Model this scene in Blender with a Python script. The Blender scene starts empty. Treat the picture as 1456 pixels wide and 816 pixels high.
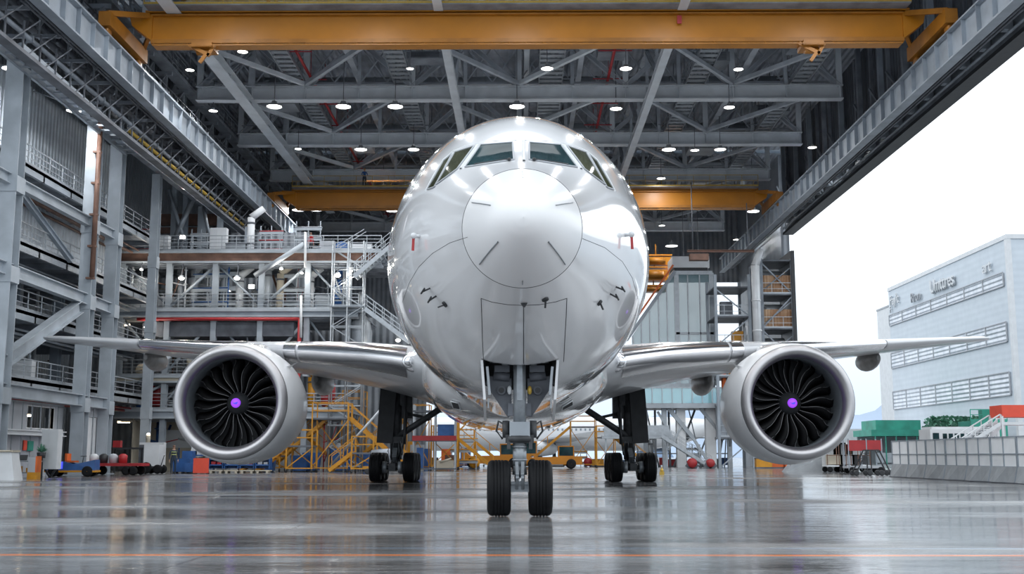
import bpy, bmesh, math, random
from mathutils import Vector, Matrix, noise as mnoise
from math import sin, cos, pi, radians, sqrt, atan2
random.seed(7)
SC = bpy.context.scene
COL = SC.collection

# ------------------------------------------------------------------ camera
CAMH = 1.17
PITCH, YAW, FPX = radians(8.53), radians(0.50), 1600.0
cam_d = bpy.data.cameras.new('camera')
cam = bpy.data.objects.new('camera', cam_d); COL.objects.link(cam)
cam_d.sensor_width = 36.0; cam_d.lens = FPX/1456*36.0
cam_d.clip_start = 0.1; cam_d.clip_end = 4000
cam.location = (0, 0, CAMH)
cam.rotation_euler = (radians(90)+PITCH, 0, YAW)
SC.camera = cam
_R = cam.rotation_euler.to_matrix()
def ray(px, py):
    return _R @ Vector((px-728.0, 408.0-py, -FPX))
def at(px, py, Y):
    d = ray(px, py); return Vector((0, 0, CAMH)) + d*(Y/d.y)
def atz(px, py, Z):
    d = ray(px, py); return Vector((0, 0, CAMH)) + d*((Z-CAMH)/d.z)

# ------------------------------------------------------------------ world, sun, exposure
SC.view_settings.view_transform = 'Standard'
SC.view_settings.look = 'None'
SC.view_settings.gamma = 1.0
SC.view_settings.use_curve_mapping = False
SC.view_settings.exposure = 0.0
W = bpy.data.worlds.new('overcast_sky'); SC.world = W; W.use_nodes = True
nt = W.node_tree; nt.nodes.clear()
wo = nt.nodes.new('ShaderNodeOutputWorld'); bg = nt.nodes.new('ShaderNodeBackground')
tc = nt.nodes.new('ShaderNodeTexCoord'); sx = nt.nodes.new('ShaderNodeSeparateXYZ')
rp = nt.nodes.new('ShaderNodeValToRGB')
rp.color_ramp.elements[0].position = 0.0; rp.color_ramp.elements[0].color = (0.42, 0.52, 0.64, 1)
rp.color_ramp.elements[1].position = 0.22; rp.color_ramp.elements[1].color = (0.89, 0.95, 1.0, 1)
e = rp.color_ramp.elements.new(0.09); e.color = (0.54, 0.60, 0.66, 1)
nt.links.new(tc.outputs['Generated'], sx.inputs[0]); nt.links.new(sx.outputs['Z'], rp.inputs[0])
nt.links.new(rp.outputs[0], bg.inputs[0]); bg.inputs[1].default_value = 1.85
nt.links.new(bg.outputs[0], wo.inputs[0])
LAMP_W = 430.0      # power of every high-bay lamp
DOCK_W = 70.0       # power of every small dock lamp

# ------------------------------------------------------------------ materials
MATS = {}
def mat(name, col, rough=0.5, metal=0.0, var=0.12, scale=1.5, bump=0.0, coat=0.0, spec=0.5, stretch=(1, 1, 1)):
    m = bpy.data.materials.new(name); m.use_nodes = True; t = m.node_tree
    p = t.nodes['Principled BSDF']
    p.inputs['Roughness'].default_value = rough; p.inputs['Metallic'].default_value = metal
    p.inputs['Specular IOR Level'].default_value = spec
    if coat: p.inputs['Coat Weight'].default_value = coat; p.inputs['Coat Roughness'].default_value = 0.03
    if var > 0:
        g = t.nodes.new('ShaderNodeNewGeometry'); mp = t.nodes.new('ShaderNodeMapping')
        mp.inputs['Scale'].default_value = stretch
        n = t.nodes.new('ShaderNodeTexNoise'); n.inputs['Scale'].default_value = scale; n.inputs['Detail'].default_value = 5
        r = t.nodes.new('ShaderNodeValToRGB')
        lo = [max(0, c*(1-var)) for c in col]; hi = [min(1, c*(1+var)) for c in col]
        r.color_ramp.elements[0].position = 0.32; r.color_ramp.elements[0].color = (*lo, 1)
        r.color_ramp.elements[1].position = 0.68; r.color_ramp.elements[1].color = (*hi, 1)
        t.links.new(g.outputs['Position'], mp.inputs[0]); t.links.new(mp.outputs[0], n.inputs['Vector'])
        t.links.new(n.outputs[0], r.inputs[0]); t.links.new(r.outputs[0], p.inputs['Base Color'])
        if bump:
            b = t.nodes.new('ShaderNodeBump'); b.inputs['Strength'].default_value = bump; b.inputs['Distance'].default_value = 0.02
            t.links.new(n.outputs[0], b.inputs['Height']); t.links.new(b.outputs[0], p.inputs['Normal'])
    else:
        p.inputs['Base Color'].default_value = (*col, 1)
    MATS[name] = m
    return m
def emis(name, col, strength):
    m = bpy.data.materials.new(name); m.use_nodes = True; p = m.node_tree.nodes['Principled BSDF']
    p.inputs['Base Color'].default_value = (*col, 1)
    p.inputs['Emission Color'].default_value = (*col, 1); p.inputs['Emission Strength'].default_value = strength
    MATS[name] = m; return m
def wavemat(name, c1, c2, period, axis='X', rough=0.5, metal=0.0, bump=0.6):
    """corrugated cladding: sine ribs by position along an axis"""
    m = bpy.data.materials.new(name); m.use_nodes = True; t = m.node_tree; p = t.nodes['Principled BSDF']
    p.inputs['Roughness'].default_value = rough; p.inputs['Metallic'].default_value = metal
    g = t.nodes.new('ShaderNodeNewGeometry')
    w = t.nodes.new('ShaderNodeTexWave'); w.wave_type = 'BANDS'; w.bands_direction = axis
    w.inputs['Scale'].default_value = 0.314/period; w.inputs['Distortion'].default_value = 0.0
    n = t.nodes.new('ShaderNodeTexNoise'); n.inputs['Scale'].default_value = 0.7; n.inputs['Detail'].default_value = 4
    r = t.nodes.new('ShaderNodeValToRGB'); r.color_ramp.elements[0].color = (*c1, 1); r.color_ramp.elements[1].color = (*c2, 1)
    r.color_ramp.elements[0].position = .35; r.color_ramp.elements[1].position = .65
    b = t.nodes.new('ShaderNodeBump'); b.inputs['Strength'].default_value = bump; b.inputs['Distance'].default_value = period*0.3
    t.links.new(g.outputs['Position'], w.inputs['Vector']); t.links.new(g.outputs['Position'], n.inputs['Vector'])
    t.links.new(n.outputs[0], r.inputs[0]); t.links.new(r.outputs[0], p.inputs['Base Color'])
    t.links.new(w.outputs['Fac'], b.inputs['Height']); t.links.new(b.outputs[0], p.inputs['Normal'])
    MATS[name] = m; return m

white_paint = mat('gloss_white_paint', (0.83, 0.835, 0.85), 0.16, 0, 0.012, 0.5, coat=1.0)
grey_paint = mat('grey_wing_paint', (0.50, 0.51, 0.53), 0.28, 0, 0.04, 0.8, coat=0.4)
radome_paint = mat('radome_paint', (0.79, 0.795, 0.805), 0.25, 0, 0.01, 0.6, coat=0.0, spec=0.35)
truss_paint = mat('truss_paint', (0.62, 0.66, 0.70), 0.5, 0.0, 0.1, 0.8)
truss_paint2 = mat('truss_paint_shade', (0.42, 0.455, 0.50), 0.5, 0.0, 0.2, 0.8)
fairing_paint = mat('fairing_grey', (0.22, 0.215, 0.21), 0.3, 0.1, 0.2, 3)
cowl_paint = mat('cowl_paint', (0.66, 0.665, 0.68), 0.34, 0, 0.02, 0.8, coat=0.25)
seam = mat('seam_dark', (0.05, 0.05, 0.055), 0.7, 0, 0)
polished = mat('polished_aluminium', (0.80, 0.80, 0.82), 0.16, 1.0, 0.04, 2)
lipmetal = mat('satin_lip_metal', (0.50, 0.49, 0.50), 0.42, 1.0, 0.04, 2)
inletmat = mat('inlet_liner', (0.16, 0.18, 0.20), 0.45, 0.2, 0.05, 3)
blademat = mat('black_composite', (0.004, 0.004, 0.005), 0.55, 0, 0.1, 3, spec=0.2)
edgemat = mat('blade_edge_titanium', (0.24, 0.24, 0.25), 0.45, 0.4, 0.05, 4)
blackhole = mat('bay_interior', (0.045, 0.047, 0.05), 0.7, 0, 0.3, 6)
rubber = mat('tyre_rubber', (0.007, 0.0075, 0.009), 0.62, 0, 0.15, 6, spec=0.22)
gearsteel = mat('gear_steel', (0.34, 0.37, 0.40), 0.38, 0.35, 0.15, 6)
geardark = mat('gear_dark', (0.06, 0.063, 0.068), 0.5, 0.2, 0.35, 4)
hubmat = mat('wheel_hub', (0.42, 0.43, 0.44), 0.4, 0.5, 0.1, 8)
chrome = mat('chrome', (0.85, 0.86, 0.88), 0.08, 1.0, 0)
yelbrass = mat('yellow_fitting', (0.55, 0.36, 0.06), 0.4, 0.2, 0.1, 8)
redm = mat('red_paint', (0.38, 0.025, 0.03), 0.45, 0, 0.12, 2)
steel = mat('painted_steel', (0.30, 0.34, 0.385), 0.5, 0.1, 0.16, 0.8, 0.05)
steel_l = mat('light_painted_steel', (0.38, 0.42, 0.46), 0.45, 0.1, 0.14, 0.8, 0.05)
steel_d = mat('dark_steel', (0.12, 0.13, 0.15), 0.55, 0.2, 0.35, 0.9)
steel_m = mat('mid_steel', (0.25, 0.275, 0.31), 0.5, 0.2, 0.3, 0.9)
galv = mat('galvanised_rail', (0.40, 0.43, 0.46), 0.4, 0.5, 0.1, 3)
rust = mat('brown_primer', (0.16, 0.085, 0.06), 0.6, 0, 0.3, 1.5)
cranem = mat('crane_ochre', (0.46, 0.172, 0.005), 0.42, 0, 0.10, 0.6)
craned = mat('crane_ochre_edge', (0.36, 0.14, 0.012), 0.5, 0, 0.2, 1.0)
orange = mat('orange_paint', (0.65, 0.13, 0.02), 0.5, 0, 0.12, 2)
redorange = mat('red_orange_panel', (0.75, 0.085, 0.045), 0.5, 0, 0.06, 2)
yellow = mat('safety_yellow', (0.56, 0.25, 0.012), 0.45, 0, 0.15, 2)
bluem = mat('blue_paint', (0.025, 0.10, 0.30), 0.45, 0, 0.2, 2)
tealm = mat('green_cladding', (0.03, 0.30, 0.22), 0.5, 0, 0.2, 0.6)
beige = mat('beige_board', (0.50, 0.45, 0.36), 0.6, 0, 0.08, 1)
whitep = mat('white_panel', (0.68, 0.70, 0.72), 0.45, 0, 0.06, 1.2)
greyp = mat('grey_panel', (0.40, 0.42, 0.45), 0.5, 0, 0.1, 0.8)
darkm = mat('near_black', (0.03, 0.032, 0.036), 0.5, 0, 0.2, 3)
duct = mat('duct_zinc', (0.30, 0.325, 0.35), 0.4, 0.5, 0.15, 1)
plastic_g = mat('pale_barrier_plastic', (0.86, 0.88, 0.90), 0.5, 0, 0.06, 1)
tarp = mat('grey_tarpaulin', (0.33, 0.35, 0.37), 0.6, 0, 0.15, 1.5, 0.3)
skinm = mat('skin', (0.45, 0.27, 0.19), 0.55, 0, 0.04, 8)
navy = mat('navy_cloth', (0.02, 0.035, 0.06), 0.8, 0, 0.2, 8)
reflect = mat('reflective_band', (0.45, 0.50, 0.20), 0.4, 0, 0)
foliage = mat('foliage_green', (0.12, 0.30, 0.21), 0.7, 0, 0.4, 12)
haze_hill = mat('hazed_hill', (0.33, 0.41, 0.53), 0.9, 0, 0.06, 0.01)  # pale blue is aerial haze put into the base colour
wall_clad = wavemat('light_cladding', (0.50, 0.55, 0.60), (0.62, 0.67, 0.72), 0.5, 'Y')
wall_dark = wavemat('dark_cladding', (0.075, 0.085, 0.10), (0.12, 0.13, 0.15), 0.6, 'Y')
back_clad = wavemat('rear_cladding', (0.20, 0.225, 0.25), (0.28, 0.30, 0.33), 0.6, 'X')
roof_deck = wavemat('roof_deck', (0.30, 0.33, 0.38), (0.46, 0.50, 0.56), 0.5, 'X')
plank = wavemat('orange_brown_siding', (0.30, 0.15, 0.07), (0.46, 0.30, 0.18), 0.3, 'X')
bld_clad = wavemat('pale_building_cladding', (0.58, 0.64, 0.70), (0.62, 0.68, 0.74), 0.9, 'Z', 0.6, 0, 0.05)
louvre = wavemat('white_louvres', (0.62, 0.67, 0.74), (0.80, 0.84, 0.90), 0.62, 'Z', 0.5, 0, 1.0)
lampm = emis('lamp_diffuser', (1.0, 0.95, 0.86), 14.0)
lampw = emis('warm_tube', (1.0, 0.80, 0.52), 9.0)
purple = emis('violet_badge_glow', (0.38, 0.07, 1.0), 0.6)  # glow added by emission so the badge stays bright in the dark inlet
bluebadge = emis('blue_badge_glow', (0.05, 0.06, 0.85), 0.7)  # same added glow for the mark on the badge
bluelight = emis('blue_screen', (0.08, 0.10, 0.9), 1.0)

def glassmat(name, col, rough=0.05, alpha=0.35):
    m = bpy.data.materials.new(name); m.use_nodes = True; t = m.node_tree
    p = t.nodes['Principled BSDF']; p.inputs['Base Color'].default_value = (*col, 1)
    p.inputs['Roughness'].default_value = rough; p.inputs['Alpha'].default_value = alpha
    MATS[name] = m; return m
curtain_glass = glassmat('curtain_glass', (0.32, 0.46, 0.50), 0.05, 0.55)
cyan_glass = glassmat('balcony_glass', (0.30, 0.62, 0.68), 0.05, 0.55)
sky_pan = glassmat('skylight_panel', (0.35, 0.45, 0.55), 0.4, 0.75)
cockpit = mat('cockpit_glass', (0.012, 0.035, 0.04), 0.05, 0, 0.6, 1.2, spec=0.16)
cockpit_s = mat('cockpit_side_glass', (0.05, 0.055, 0.03), 0.05, 0, 0.5, 1.5, spec=0.4)

# wet concrete floor
m = bpy.data.materials.new('wet_concrete'); m.use_nodes = True; t = m.node_tree; p = t.nodes['Principled BSDF']; MATS['wet'] = m
L = t.links.new
g = t.nodes.new('ShaderNodeNewGeometry')
def tex(scale, st, detail=6, rough=.6):
    mp = t.nodes.new('ShaderNodeMapping'); mp.inputs['Scale'].default_value = st
    n = t.nodes.new('ShaderNodeTexNoise'); n.inputs['Scale'].default_value = scale; n.inputs['Detail'].default_value = detail
    n.inputs['Roughness'].default_value = rough
    L(g.outputs['Position'], mp.inputs[0]); L(mp.outputs[0], n.inputs['Vector']); return n
def ramp(src, stops):
    r = t.nodes.new('ShaderNodeValToRGB'); el = r.color_ramp.elements
    el[0].position, el[0].color = stops[0][0], (*stops[0][1], 1); el[1].position, el[1].color = stops[-1][0], (*stops[-1][1], 1)
    for q, c in stops[1:-1]:
        x = el.new(q); x.color = (*c, 1)
    L(src, r.inputs[0]); return r.outputs[0]
def math_(op, a, b=None, clamp=False):
    n = t.nodes.new('ShaderNodeMath'); n.operation = op; n.use_clamp = clamp
    for i, v in enumerate((a, b)):
        if v is None: continue
        if isinstance(v, (int, float)): n.inputs[i].default_value = v
        else: L(v, n.inputs[i])
    return n.outputs[0]
def mix(f, a, b):
    n = t.nodes.new('ShaderNodeMix'); n.data_type = 'RGBA'
    if isinstance(f, (int, float)): n.inputs[0].default_value = f
    else: L(f, n.inputs[0])
    for i, v in ((6, a), (7, b)):
        if isinstance(v, tuple): n.inputs[i].default_value = (*v, 1)
        else: L(v, n.inputs[i])
    return n.outputs[2]
n1 = tex(0.35, (0.22, 1.0, 1), 8, .68); n2 = tex(2.2, (0.25, 1.3, 1)); n3 = tex(0.16, (0.5, 1.2, 1), 5)
base = ramp(n1.outputs[0], [(0.36, (0.06, 0.058, 0.057)), (0.45, (0.18, 0.183, 0.19)), (0.62, (0.32, 0.335, 0.355))])
fine = ramp(n2.outputs[0], [(0.35, (0.60, 0.57, 0.54)), (0.60, (1, 1, 1))])
mm = t.nodes.new('ShaderNodeMix'); mm.data_type = 'RGBA'; mm.blend_type = 'MULTIPLY'; mm.inputs[0].default_value = 0.8
L(base, mm.inputs[6]); L(fine, mm.inputs[7]); colr = mm.outputs[2]
sp = t.nodes.new('ShaderNodeSeparateXYZ'); L(g.outputs['Position'], sp.inputs[0])
def line(src, pos, half):
    return math_('LESS_THAN', math_('ABSOLUTE', math_('SUBTRACT', src, pos)), half)
# slab joints
fx = math_('ABSOLUTE', math_('SUBTRACT', math_('FRACT', math_('DIVIDE', sp.outputs['X'], 7.5)), 0.5))
fy = math_('ABSOLUTE', math_('SUBTRACT', math_('FRACT', math_('DIVIDE', math_('ADD', sp.outputs['Y'], 1.4), 5.2)), 0.5))
jt = math_('MAXIMUM', math_('LESS_THAN', fx, 0.0035), math_('LESS_THAN', fy, 0.005))
colr = mix(math_('MULTIPLY', jt, 0.55), colr, (0.05, 0.05, 0.052))
wear = ramp(n2.outputs[0], [(0.30, (0.15, 0.15, 0.15)), (0.45, (1, 1, 1))])
wv = t.nodes.new('ShaderNodeSeparateColor'); L(wear, wv.inputs[0])
ol = math_('MULTIPLY', line(sp.outputs['Y'], 13.72, 0.10), wv.outputs[0])
colr = mix(ol, colr, (0.85, 0.24, 0.06))
bl = math_('MULTIPLY', math_('MULTIPLY', line(sp.outputs['Y'], 14.75, 0.10), wv.outputs[0]), 0.35)
colr = mix(bl, colr, (0.25, 0.38, 0.55))
L(colr, p.inputs['Base Color'])
rr = ramp(n3.outputs[0], [(0.40, (0.02, 0.02, 0.02)), (0.50, (0.07, 0.07, 0.07)), (0.64, (0.27, 0.27, 0.27))])
rv = t.nodes.new('ShaderNodeSeparateColor'); L(rr, rv.inputs[0])
L(math_('ADD', rv.outputs[0], math_('MULTIPLY', n2.outputs[0], 0.10)), p.inputs['Roughness'])
nb = tex(1.3, (0.14, 1.0, 1), 5, .65); nb2 = tex(7.0, (0.2, 1.3, 1), 3)
b = t.nodes.new('ShaderNodeBump'); b.inputs['Strength'].default_value = 0.42; b.inputs['Distance'].default_value = 0.035
L(math_('ADD', nb.outputs[0], math_('MULTIPLY', nb2.outputs[0], 0.22)), b.inputs['Height']); L(b.outputs[0], p.inputs['Normal'])
p.inputs['IOR'].default_value = 1.56

# ------------------------------------------------------------------ mesh builder
class MB:
    def __init__(s): s.v = []; s.f = []; s.mi = []; s.sm = []
    def add(s, vs, fs, mi=0, smooth=False):
        b = len(s.v); s.v += [tuple(v) for v in vs]
        for f in fs: s.f.append(tuple(b+i for i in f)); s.mi.append(mi); s.sm.append(smooth)
        return s
    def box(s, x0, x1, y0, y1, z0, z1, mi=0):
        vs = [(x, y, z) for z in (z0, z1) for y in (y0, y1) for x in (x0, x1)]
        return s.add(vs, [(0, 2, 3, 1), (4, 5, 7, 6), (0, 1, 5, 4), (2, 6, 7, 3), (0, 4, 6, 2), (1, 3, 7, 5)], mi)
    def cbox(s, c, sz, mi=0):
        return s.box(c[0]-sz[0]/2, c[0]+sz[0]/2, c[1]-sz[1]/2, c[1]+sz[1]/2, c[2]-sz[2]/2, c[2]+sz[2]/2, mi)
    def _frame(s, p, q, up=(0, 0, 1)):
        p = Vector(p); q = Vector(q); d = (q-p).normalized(); up = Vector(up)
        if abs(d.dot(up)) > 0.98: up = Vector((0, 1, 0)) if abs(d.y) < .9 else Vector((1, 0, 0))
        r = d.cross(up).normalized(); u = r.cross(d).normalized(); return p, q, r, u
    def prof(s, p, q, pts, mi=0, up=(0, 0, 1), smooth=False, q_scale=1.0):
        p, q, r, u = s._frame(p, q, up); n = len(pts)
        vs = [p+r*a+u*b for a, b in pts]+[q+r*a*q_scale+u*b*q_scale for a, b in pts]
        fs = [(i, (i+1) % n, n+(i+1) % n, n+i) for i in range(n)]
        bb = len(s.v)
        s.add(vs, fs, mi, smooth); s.add([], [], mi)
        s.f.append(tuple(bb+i for i in range(n-1, -1, -1))); s.mi.append(mi); s.sm.append(False)
        s.f.append(tuple(bb+n+i for i in range(n))); s.mi.append(mi); s.sm.append(False)
        return s
    def beam(s, p, q, w, h, mi=0, up=(0, 0, 1)):
        return s.prof(p, q, [(-w/2, -h/2), (w/2, -h/2), (w/2, h/2), (-w/2, h/2)], mi, up)
    def ibeam(s, p, q, w, h, t=0.04, tw=0.03, mi=0, up=(0, 0, 1)):
        a, b = w/2, h/2; c = tw/2
        pts = [(-a, -b), (a, -b), (a, -b+t), (c, -b+t), (c, b-t), (a, b-t), (a, b), (-a, b), (-a, b-t), (-c, b-t), (-c, -b+t), (-a, -b+t)]
        return s.prof(p, q, pts, mi, up)
    def tube(s, p, q, r, n=8, mi=0, r2=None):
        return s.prof(p, q, [(r*cos(2*pi*i/n), r*sin(2*pi*i/n)) for i in range(n)], mi, smooth=True, q_scale=(r2/r if r2 is not None else 1))
    def path(s, pts, r, n=6, mi=0, closed=False):
        pts = [Vector(q) for q in pts]; k = len(pts); rings = []
        for i, P in enumerate(pts):
            a = pts[i-1] if (i > 0 or closed) else P; b = pts[(i+1) % k] if (i < k-1 or closed) else P
            d = (b-a).normalized(); up = Vector((0, 0, 1)) if abs(d.z) < .95 else Vector((0, 1, 0))
            rr = d.cross(up).normalized(); uu = rr.cross(d)
            rings.append([P+rr*r*cos(2*pi*j/n)+uu*r*sin(2*pi*j/n) for j in range(n)])
        return s.loft(rings, mi, closed=closed)
    def loft(s, rings, mi=0, closed=False, caps=False, smooth=True, cyc=True):
        n = len(rings[0]); vs = [v for r in rings for v in r]; fs = []; k = len(rings)
        for i in range(k if closed else k-1):
            j = (i+1) % k
            for a in range(n if cyc else n-1):
                b = (a+1) % n; fs.append((i*n+a, i*n+b, j*n+b, j*n+a))
        bb = len(s.v); s.add(vs, fs, mi, smooth)
        if caps:
            s.f.append(tuple(bb+i for i in range(n-1, -1, -1))); s.mi.append(mi); s.sm.append(False)
            s.f.append(tuple(bb+(k-1)*n+i for i in range(n))); s.mi.append(mi); s.sm.append(False)
        return s
    def lathe(s, prof, c=(0, 0, 0), axis='Y', n=32, mi=0, smooth=True):
        """prof: list of (a, r) along axis"""
        rings = []
        for a, r in prof:
            ring = []
            for i in range(n):
                t_ = 2*pi*i/n; u, v = r*cos(t_), r*sin(t_)
                ring.append({'Y': (c[0]+u, c[1]+a, c[2]+v), 'Z': (c[0]+u, c[1]+v, c[2]+a), 'X': (c[0]+a, c[1]+u, c[2]+v)}[axis])
            rings.append(ring)
        return s.loft(rings, mi, smooth=smooth)
    def ball(s, c, r, n=12, mi=0, sc=(1, 1, 1)):
        rings = []
        for i in range(n//2+1):
            a = pi*i/(n//2); rr = max(0.001, sin(a))*r
            rings.append([(c[0]+rr*cos(2*pi*j/n)*sc[0], c[1]+rr*sin(2*pi*j/n)*sc[1], c[2]-r*cos(a)*sc[2]) for j in range(n)])
        return s.loft(rings, mi)
    def rail(s, pts, h=1.1, r=0.03, step=1.5, mids=(0.55,), toe=True, mi=0):
        """guard rail along a polyline"""
        pts = [Vector(q) for q in pts]
        for a, b in zip(pts, pts[1:]):
            L_ = (b-a).length; k = max(1, round(L_/step)); U = Vector((0, 0, 1))
            for i in range(k+1):
                P = a.lerp(b, i/k); s.beam(P, P+U*h, r*1.6, r*1.6, mi)
            s.beam(a+U*h, b+U*h, r*2, r*2, mi)
            for m_ in mids: s.beam(a+U*m_, b+U*m_, r*1.4, r*1.4, mi)
            if toe: s.beam(a+U*.08, b+U*.08, 0.02, 0.15, mi)
        return s
    def build(s, name, mats, parent=None):
        me = bpy.data.meshes.new(name); me.from_pydata(s.v, [], s.f)
        if not isinstance(mats, (list, tuple)): mats = [mats]
        for m_ in mats: me.materials.append(m_)
        me.polygons.foreach_set('material_index', s.mi); me.polygons.foreach_set('use_smooth', s.sm)
        bm = bmesh.new(); bm.from_mesh(me); bmesh.ops.remove_doubles(bm, verts=bm.verts, dist=1e-5) if len(s.v) < 6000 else None
        bmesh.ops.recalc_face_normals(bm, faces=bm.faces); bm.to_mesh(me); bm.free()
        me.update(); o = bpy.data.objects.new(name, me); COL.objects.link(o)
        if parent: o.parent = parent
        return o
def tag(o, label, cat, group=None, kind=None):
    if label: o['label'] = label
    if cat: o['category'] = cat
    if group: o['group'] = group
    if kind: o['kind'] = kind
    return o
def thing(name, label, cat, loc=(0, 0, 0), rz=0, group=None):
    o = bpy.data.objects.new(name, None); COL.objects.link(o); o.empty_display_size = 0.2
    o.location = loc; o.rotation_euler = (0, 0, rz); return tag(o, label, cat, group)
def struct(name, mb, m): return tag(mb.build(name, m), None, None, kind='structure')
def copytree(o, parent=None):
    c = o.copy(); COL.objects.link(c); c.parent = parent
    for ch in list(o.children):
        if not ch.name.startswith('hanger_rod'): copytree(ch, c)
    return c
def dup(o, loc, rz=None, label=None, group=None, scale=None):
    c = copytree(o); c.location = loc
    if rz is not None: c.rotation_euler = (0, 0, rz)
    if scale: c.scale = scale
    if label: c['label'] = label
    if group: c['group'] = group
    return c
ORD = ['first', 'second', 'third', 'fourth', 'fifth', 'sixth', 'seventh', 'eighth', 'ninth', 'tenth', 'eleventh', 'twelfth', 'thirteenth', 'fourteenth', 'fifteenth', 'sixteenth']
# ================================================================== SETTING
fl = MB(); fl.add([(-400, -120, 0), (500, -120, 0), (500, 1200, 0), (-400, 1200, 0)], [(0, 1, 2, 3)])
struct('floor', fl, MATS['wet'])
# roof deck with skylight slots
X0R, X1R, Y0R, Y1R, ZR = -40, 28.5, 42, 142, 33.2
slots = [(55, 56.5), (75, 77.5), (96, 97.5), (116, 117.5)]
c = MB(); y = Y0R
for a, b_ in slots+[(Y1R, Y1R)]:
    c.box(X0R, X1R, y, a, ZR, ZR+.35); y = b_
for x in range(-24, 28, 4):
    c.box(x-.1, x+.1, Y0R, Y1R, ZR-.35, ZR)
struct('ceiling', c, roof_deck)
for i, (a, b_) in enumerate(slots):
    s_ = MB().box(X0R, X1R, a, b_, ZR+.1, ZR+.16); struct('window_%d' % (i+1), s_, sky_pan)
w = MB().box(-40.4, -40, 42, 142, 0, 33.2); struct('wall_left', w, wall_clad)
# dark band of cladding above the left runway
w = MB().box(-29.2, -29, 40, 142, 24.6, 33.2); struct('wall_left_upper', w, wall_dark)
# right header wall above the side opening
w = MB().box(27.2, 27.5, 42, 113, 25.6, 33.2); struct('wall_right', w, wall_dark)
w = MB()
w.box(-40, -12, 141.6, 142, 0, 33.2); w.box(-12, 10, 141.6, 142, 9.5, 33.2); w.box(10, 28.5, 141.6, 142, 23, 33.2)
w.box(27.6, 28.5, 118, 142, 0, 33.2)
struct('wall_back', w, back_clad)

# ------------------------------------------------------------------ roof trusses
PAN = [-24.4+48.4*i/12 for i in range(13)]
tl = {82: 'light grey roof truss crossing just behind the front orange crane, above the cockpit',
      94.5: 'grey roof truss whose bottom beam passes right behind the cockpit crown',
      107: 'grey roof truss with its beam directly above the far orange crane',
      119.5: 'grey roof truss just beyond the far orange crane',
      132: 'grey roof truss nearest the rear wall, dimly lit',
      69.5: 'grey roof truss hidden mostly above the front orange crane'}
protos = {}
for k, yy in enumerate((82, 94.5, 107, 119.5, 132, 69.5)):
    T = thing('roof_truss', tl[yy], 'truss', (0, yy, 27.7), 0, 'steel trusses under the hangar roof')
    if k == 0:
        b0 = MB().ibeam((-24.6, 0, .55), (24.2, 0, .55), .75, 1.1, .09, .05)
        for x in PAN: b0.box(x-.03, x+.03, -.36, .36, .05, 1.05)
        P = {'bottom_chord': b0.build('bottom_chord', truss_paint, T),
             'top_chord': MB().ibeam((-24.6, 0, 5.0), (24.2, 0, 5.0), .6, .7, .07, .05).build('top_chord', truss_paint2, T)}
        web = []
        for i in range(12):
            a, b_ = PAN[i], PAN[i+1]
            if i % 2: a, b_ = b_, a
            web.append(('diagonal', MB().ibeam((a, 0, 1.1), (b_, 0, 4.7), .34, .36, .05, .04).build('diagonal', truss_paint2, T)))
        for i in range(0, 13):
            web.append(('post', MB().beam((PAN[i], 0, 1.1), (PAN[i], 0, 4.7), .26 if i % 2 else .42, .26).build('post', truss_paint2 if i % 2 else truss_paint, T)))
        lc = MB()
        for i in range(24):
            x = -24.4+48.4*(i+.5)/24
            lc.beam((x-1, .9, 1.8), (x+1, .9, 4.6), .09, .09); lc.beam((x+1, 1.0, 1.8), (x-1, 1.0, 4.6), .09, .09)
        lc.beam((-24.4, .95, 1.7), (24, .95, 1.7), .16, .16)
        lt = lc.build('lattice', truss_paint2, T)
        proto = T
    else:
        for ch in proto.children:
            cc = ch.copy(); COL.objects.link(cc); cc.parent = T
# long girders running front to back
def girder(x, z, y0, y1, w, h, label, m=truss_paint, lat=True):
    T = thing('roof_girder', label, 'girder', (x, y0, z), 0, 'long girders running front to back under the roof')
    b = MB().ibeam((0, 0, 0), (0, y1-y0, 0), w, h, .07, .04); b.build('bottom_chord', m, T)
    if lat:
        n = int((y1-y0)/6.25)
        MB().beam((0, 0, 4.3), (0, y1-y0, 4.3), .35, .4).build('top_chord', truss_paint2, T)
        for i in range(n):
            a, c_ = i*6.25, (i+1)*6.25
            MB().ibeam((0, a, .2), (0, c_, 4.1), .26, .26, .04, .04).build('diagonal', truss_paint2, T)
            MB().beam((0, a, .2), (0, a, 4.1), .2, .2).build('post', truss_paint2, T)
girder(-20.6, 27.45, 57, 119, .85, .7, 'sloping-looking light girder running back along the left side of the roof')
girder(-4.9, 27.45, 57, 132, .55, .5, 'narrow light girder running back above the left half of the cockpit')
girder(9.5, 27.45, 57, 132, .55, .5, 'light girder running back above the right half of the cockpit')
girder(4.4, 30.2, 57, 132, .4, .4, 'thin upper girder just right of the cockpit top', truss_paint2, False)
girder(-12.6, 30.2, 57, 132, .45, .45, 'thin upper girder left of the cockpit among the lamps', truss_paint2, False)
girder(16.8, 30.2, 57, 132, .45, .45, 'thin upper girder near the right header wall', truss_paint2, False)
girder(.4, 30.6, 57, 132, .4, .4, 'thin upper girder straight above the fuselage centreline', truss_paint, False)
# horizontal bracing members lying between trusses (upper layer)
n = 0
for yy in (69.5, 82, 94.5, 107, 119.5):
    for i in range(0, 12, 2):
        a, b_ = PAN[i], PAN[i+2]
        if (i//2) % 2: a, b_ = b_, a
        o = MB().beam((a, yy+.4, 28.9+.0), (b_, yy+12.1, 28.9), .28, .3).build('roof_brace', truss_paint2 if n % 3 else truss_paint)
        tag(o, 'grey diagonal roof brace %s from the left, in the %s roof bay back' % (ORD[i//2], ORD[int((yy-69.5)/12.5)]), 'brace', 'diagonal braces between the roof trusses')
        n += 1
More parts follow.
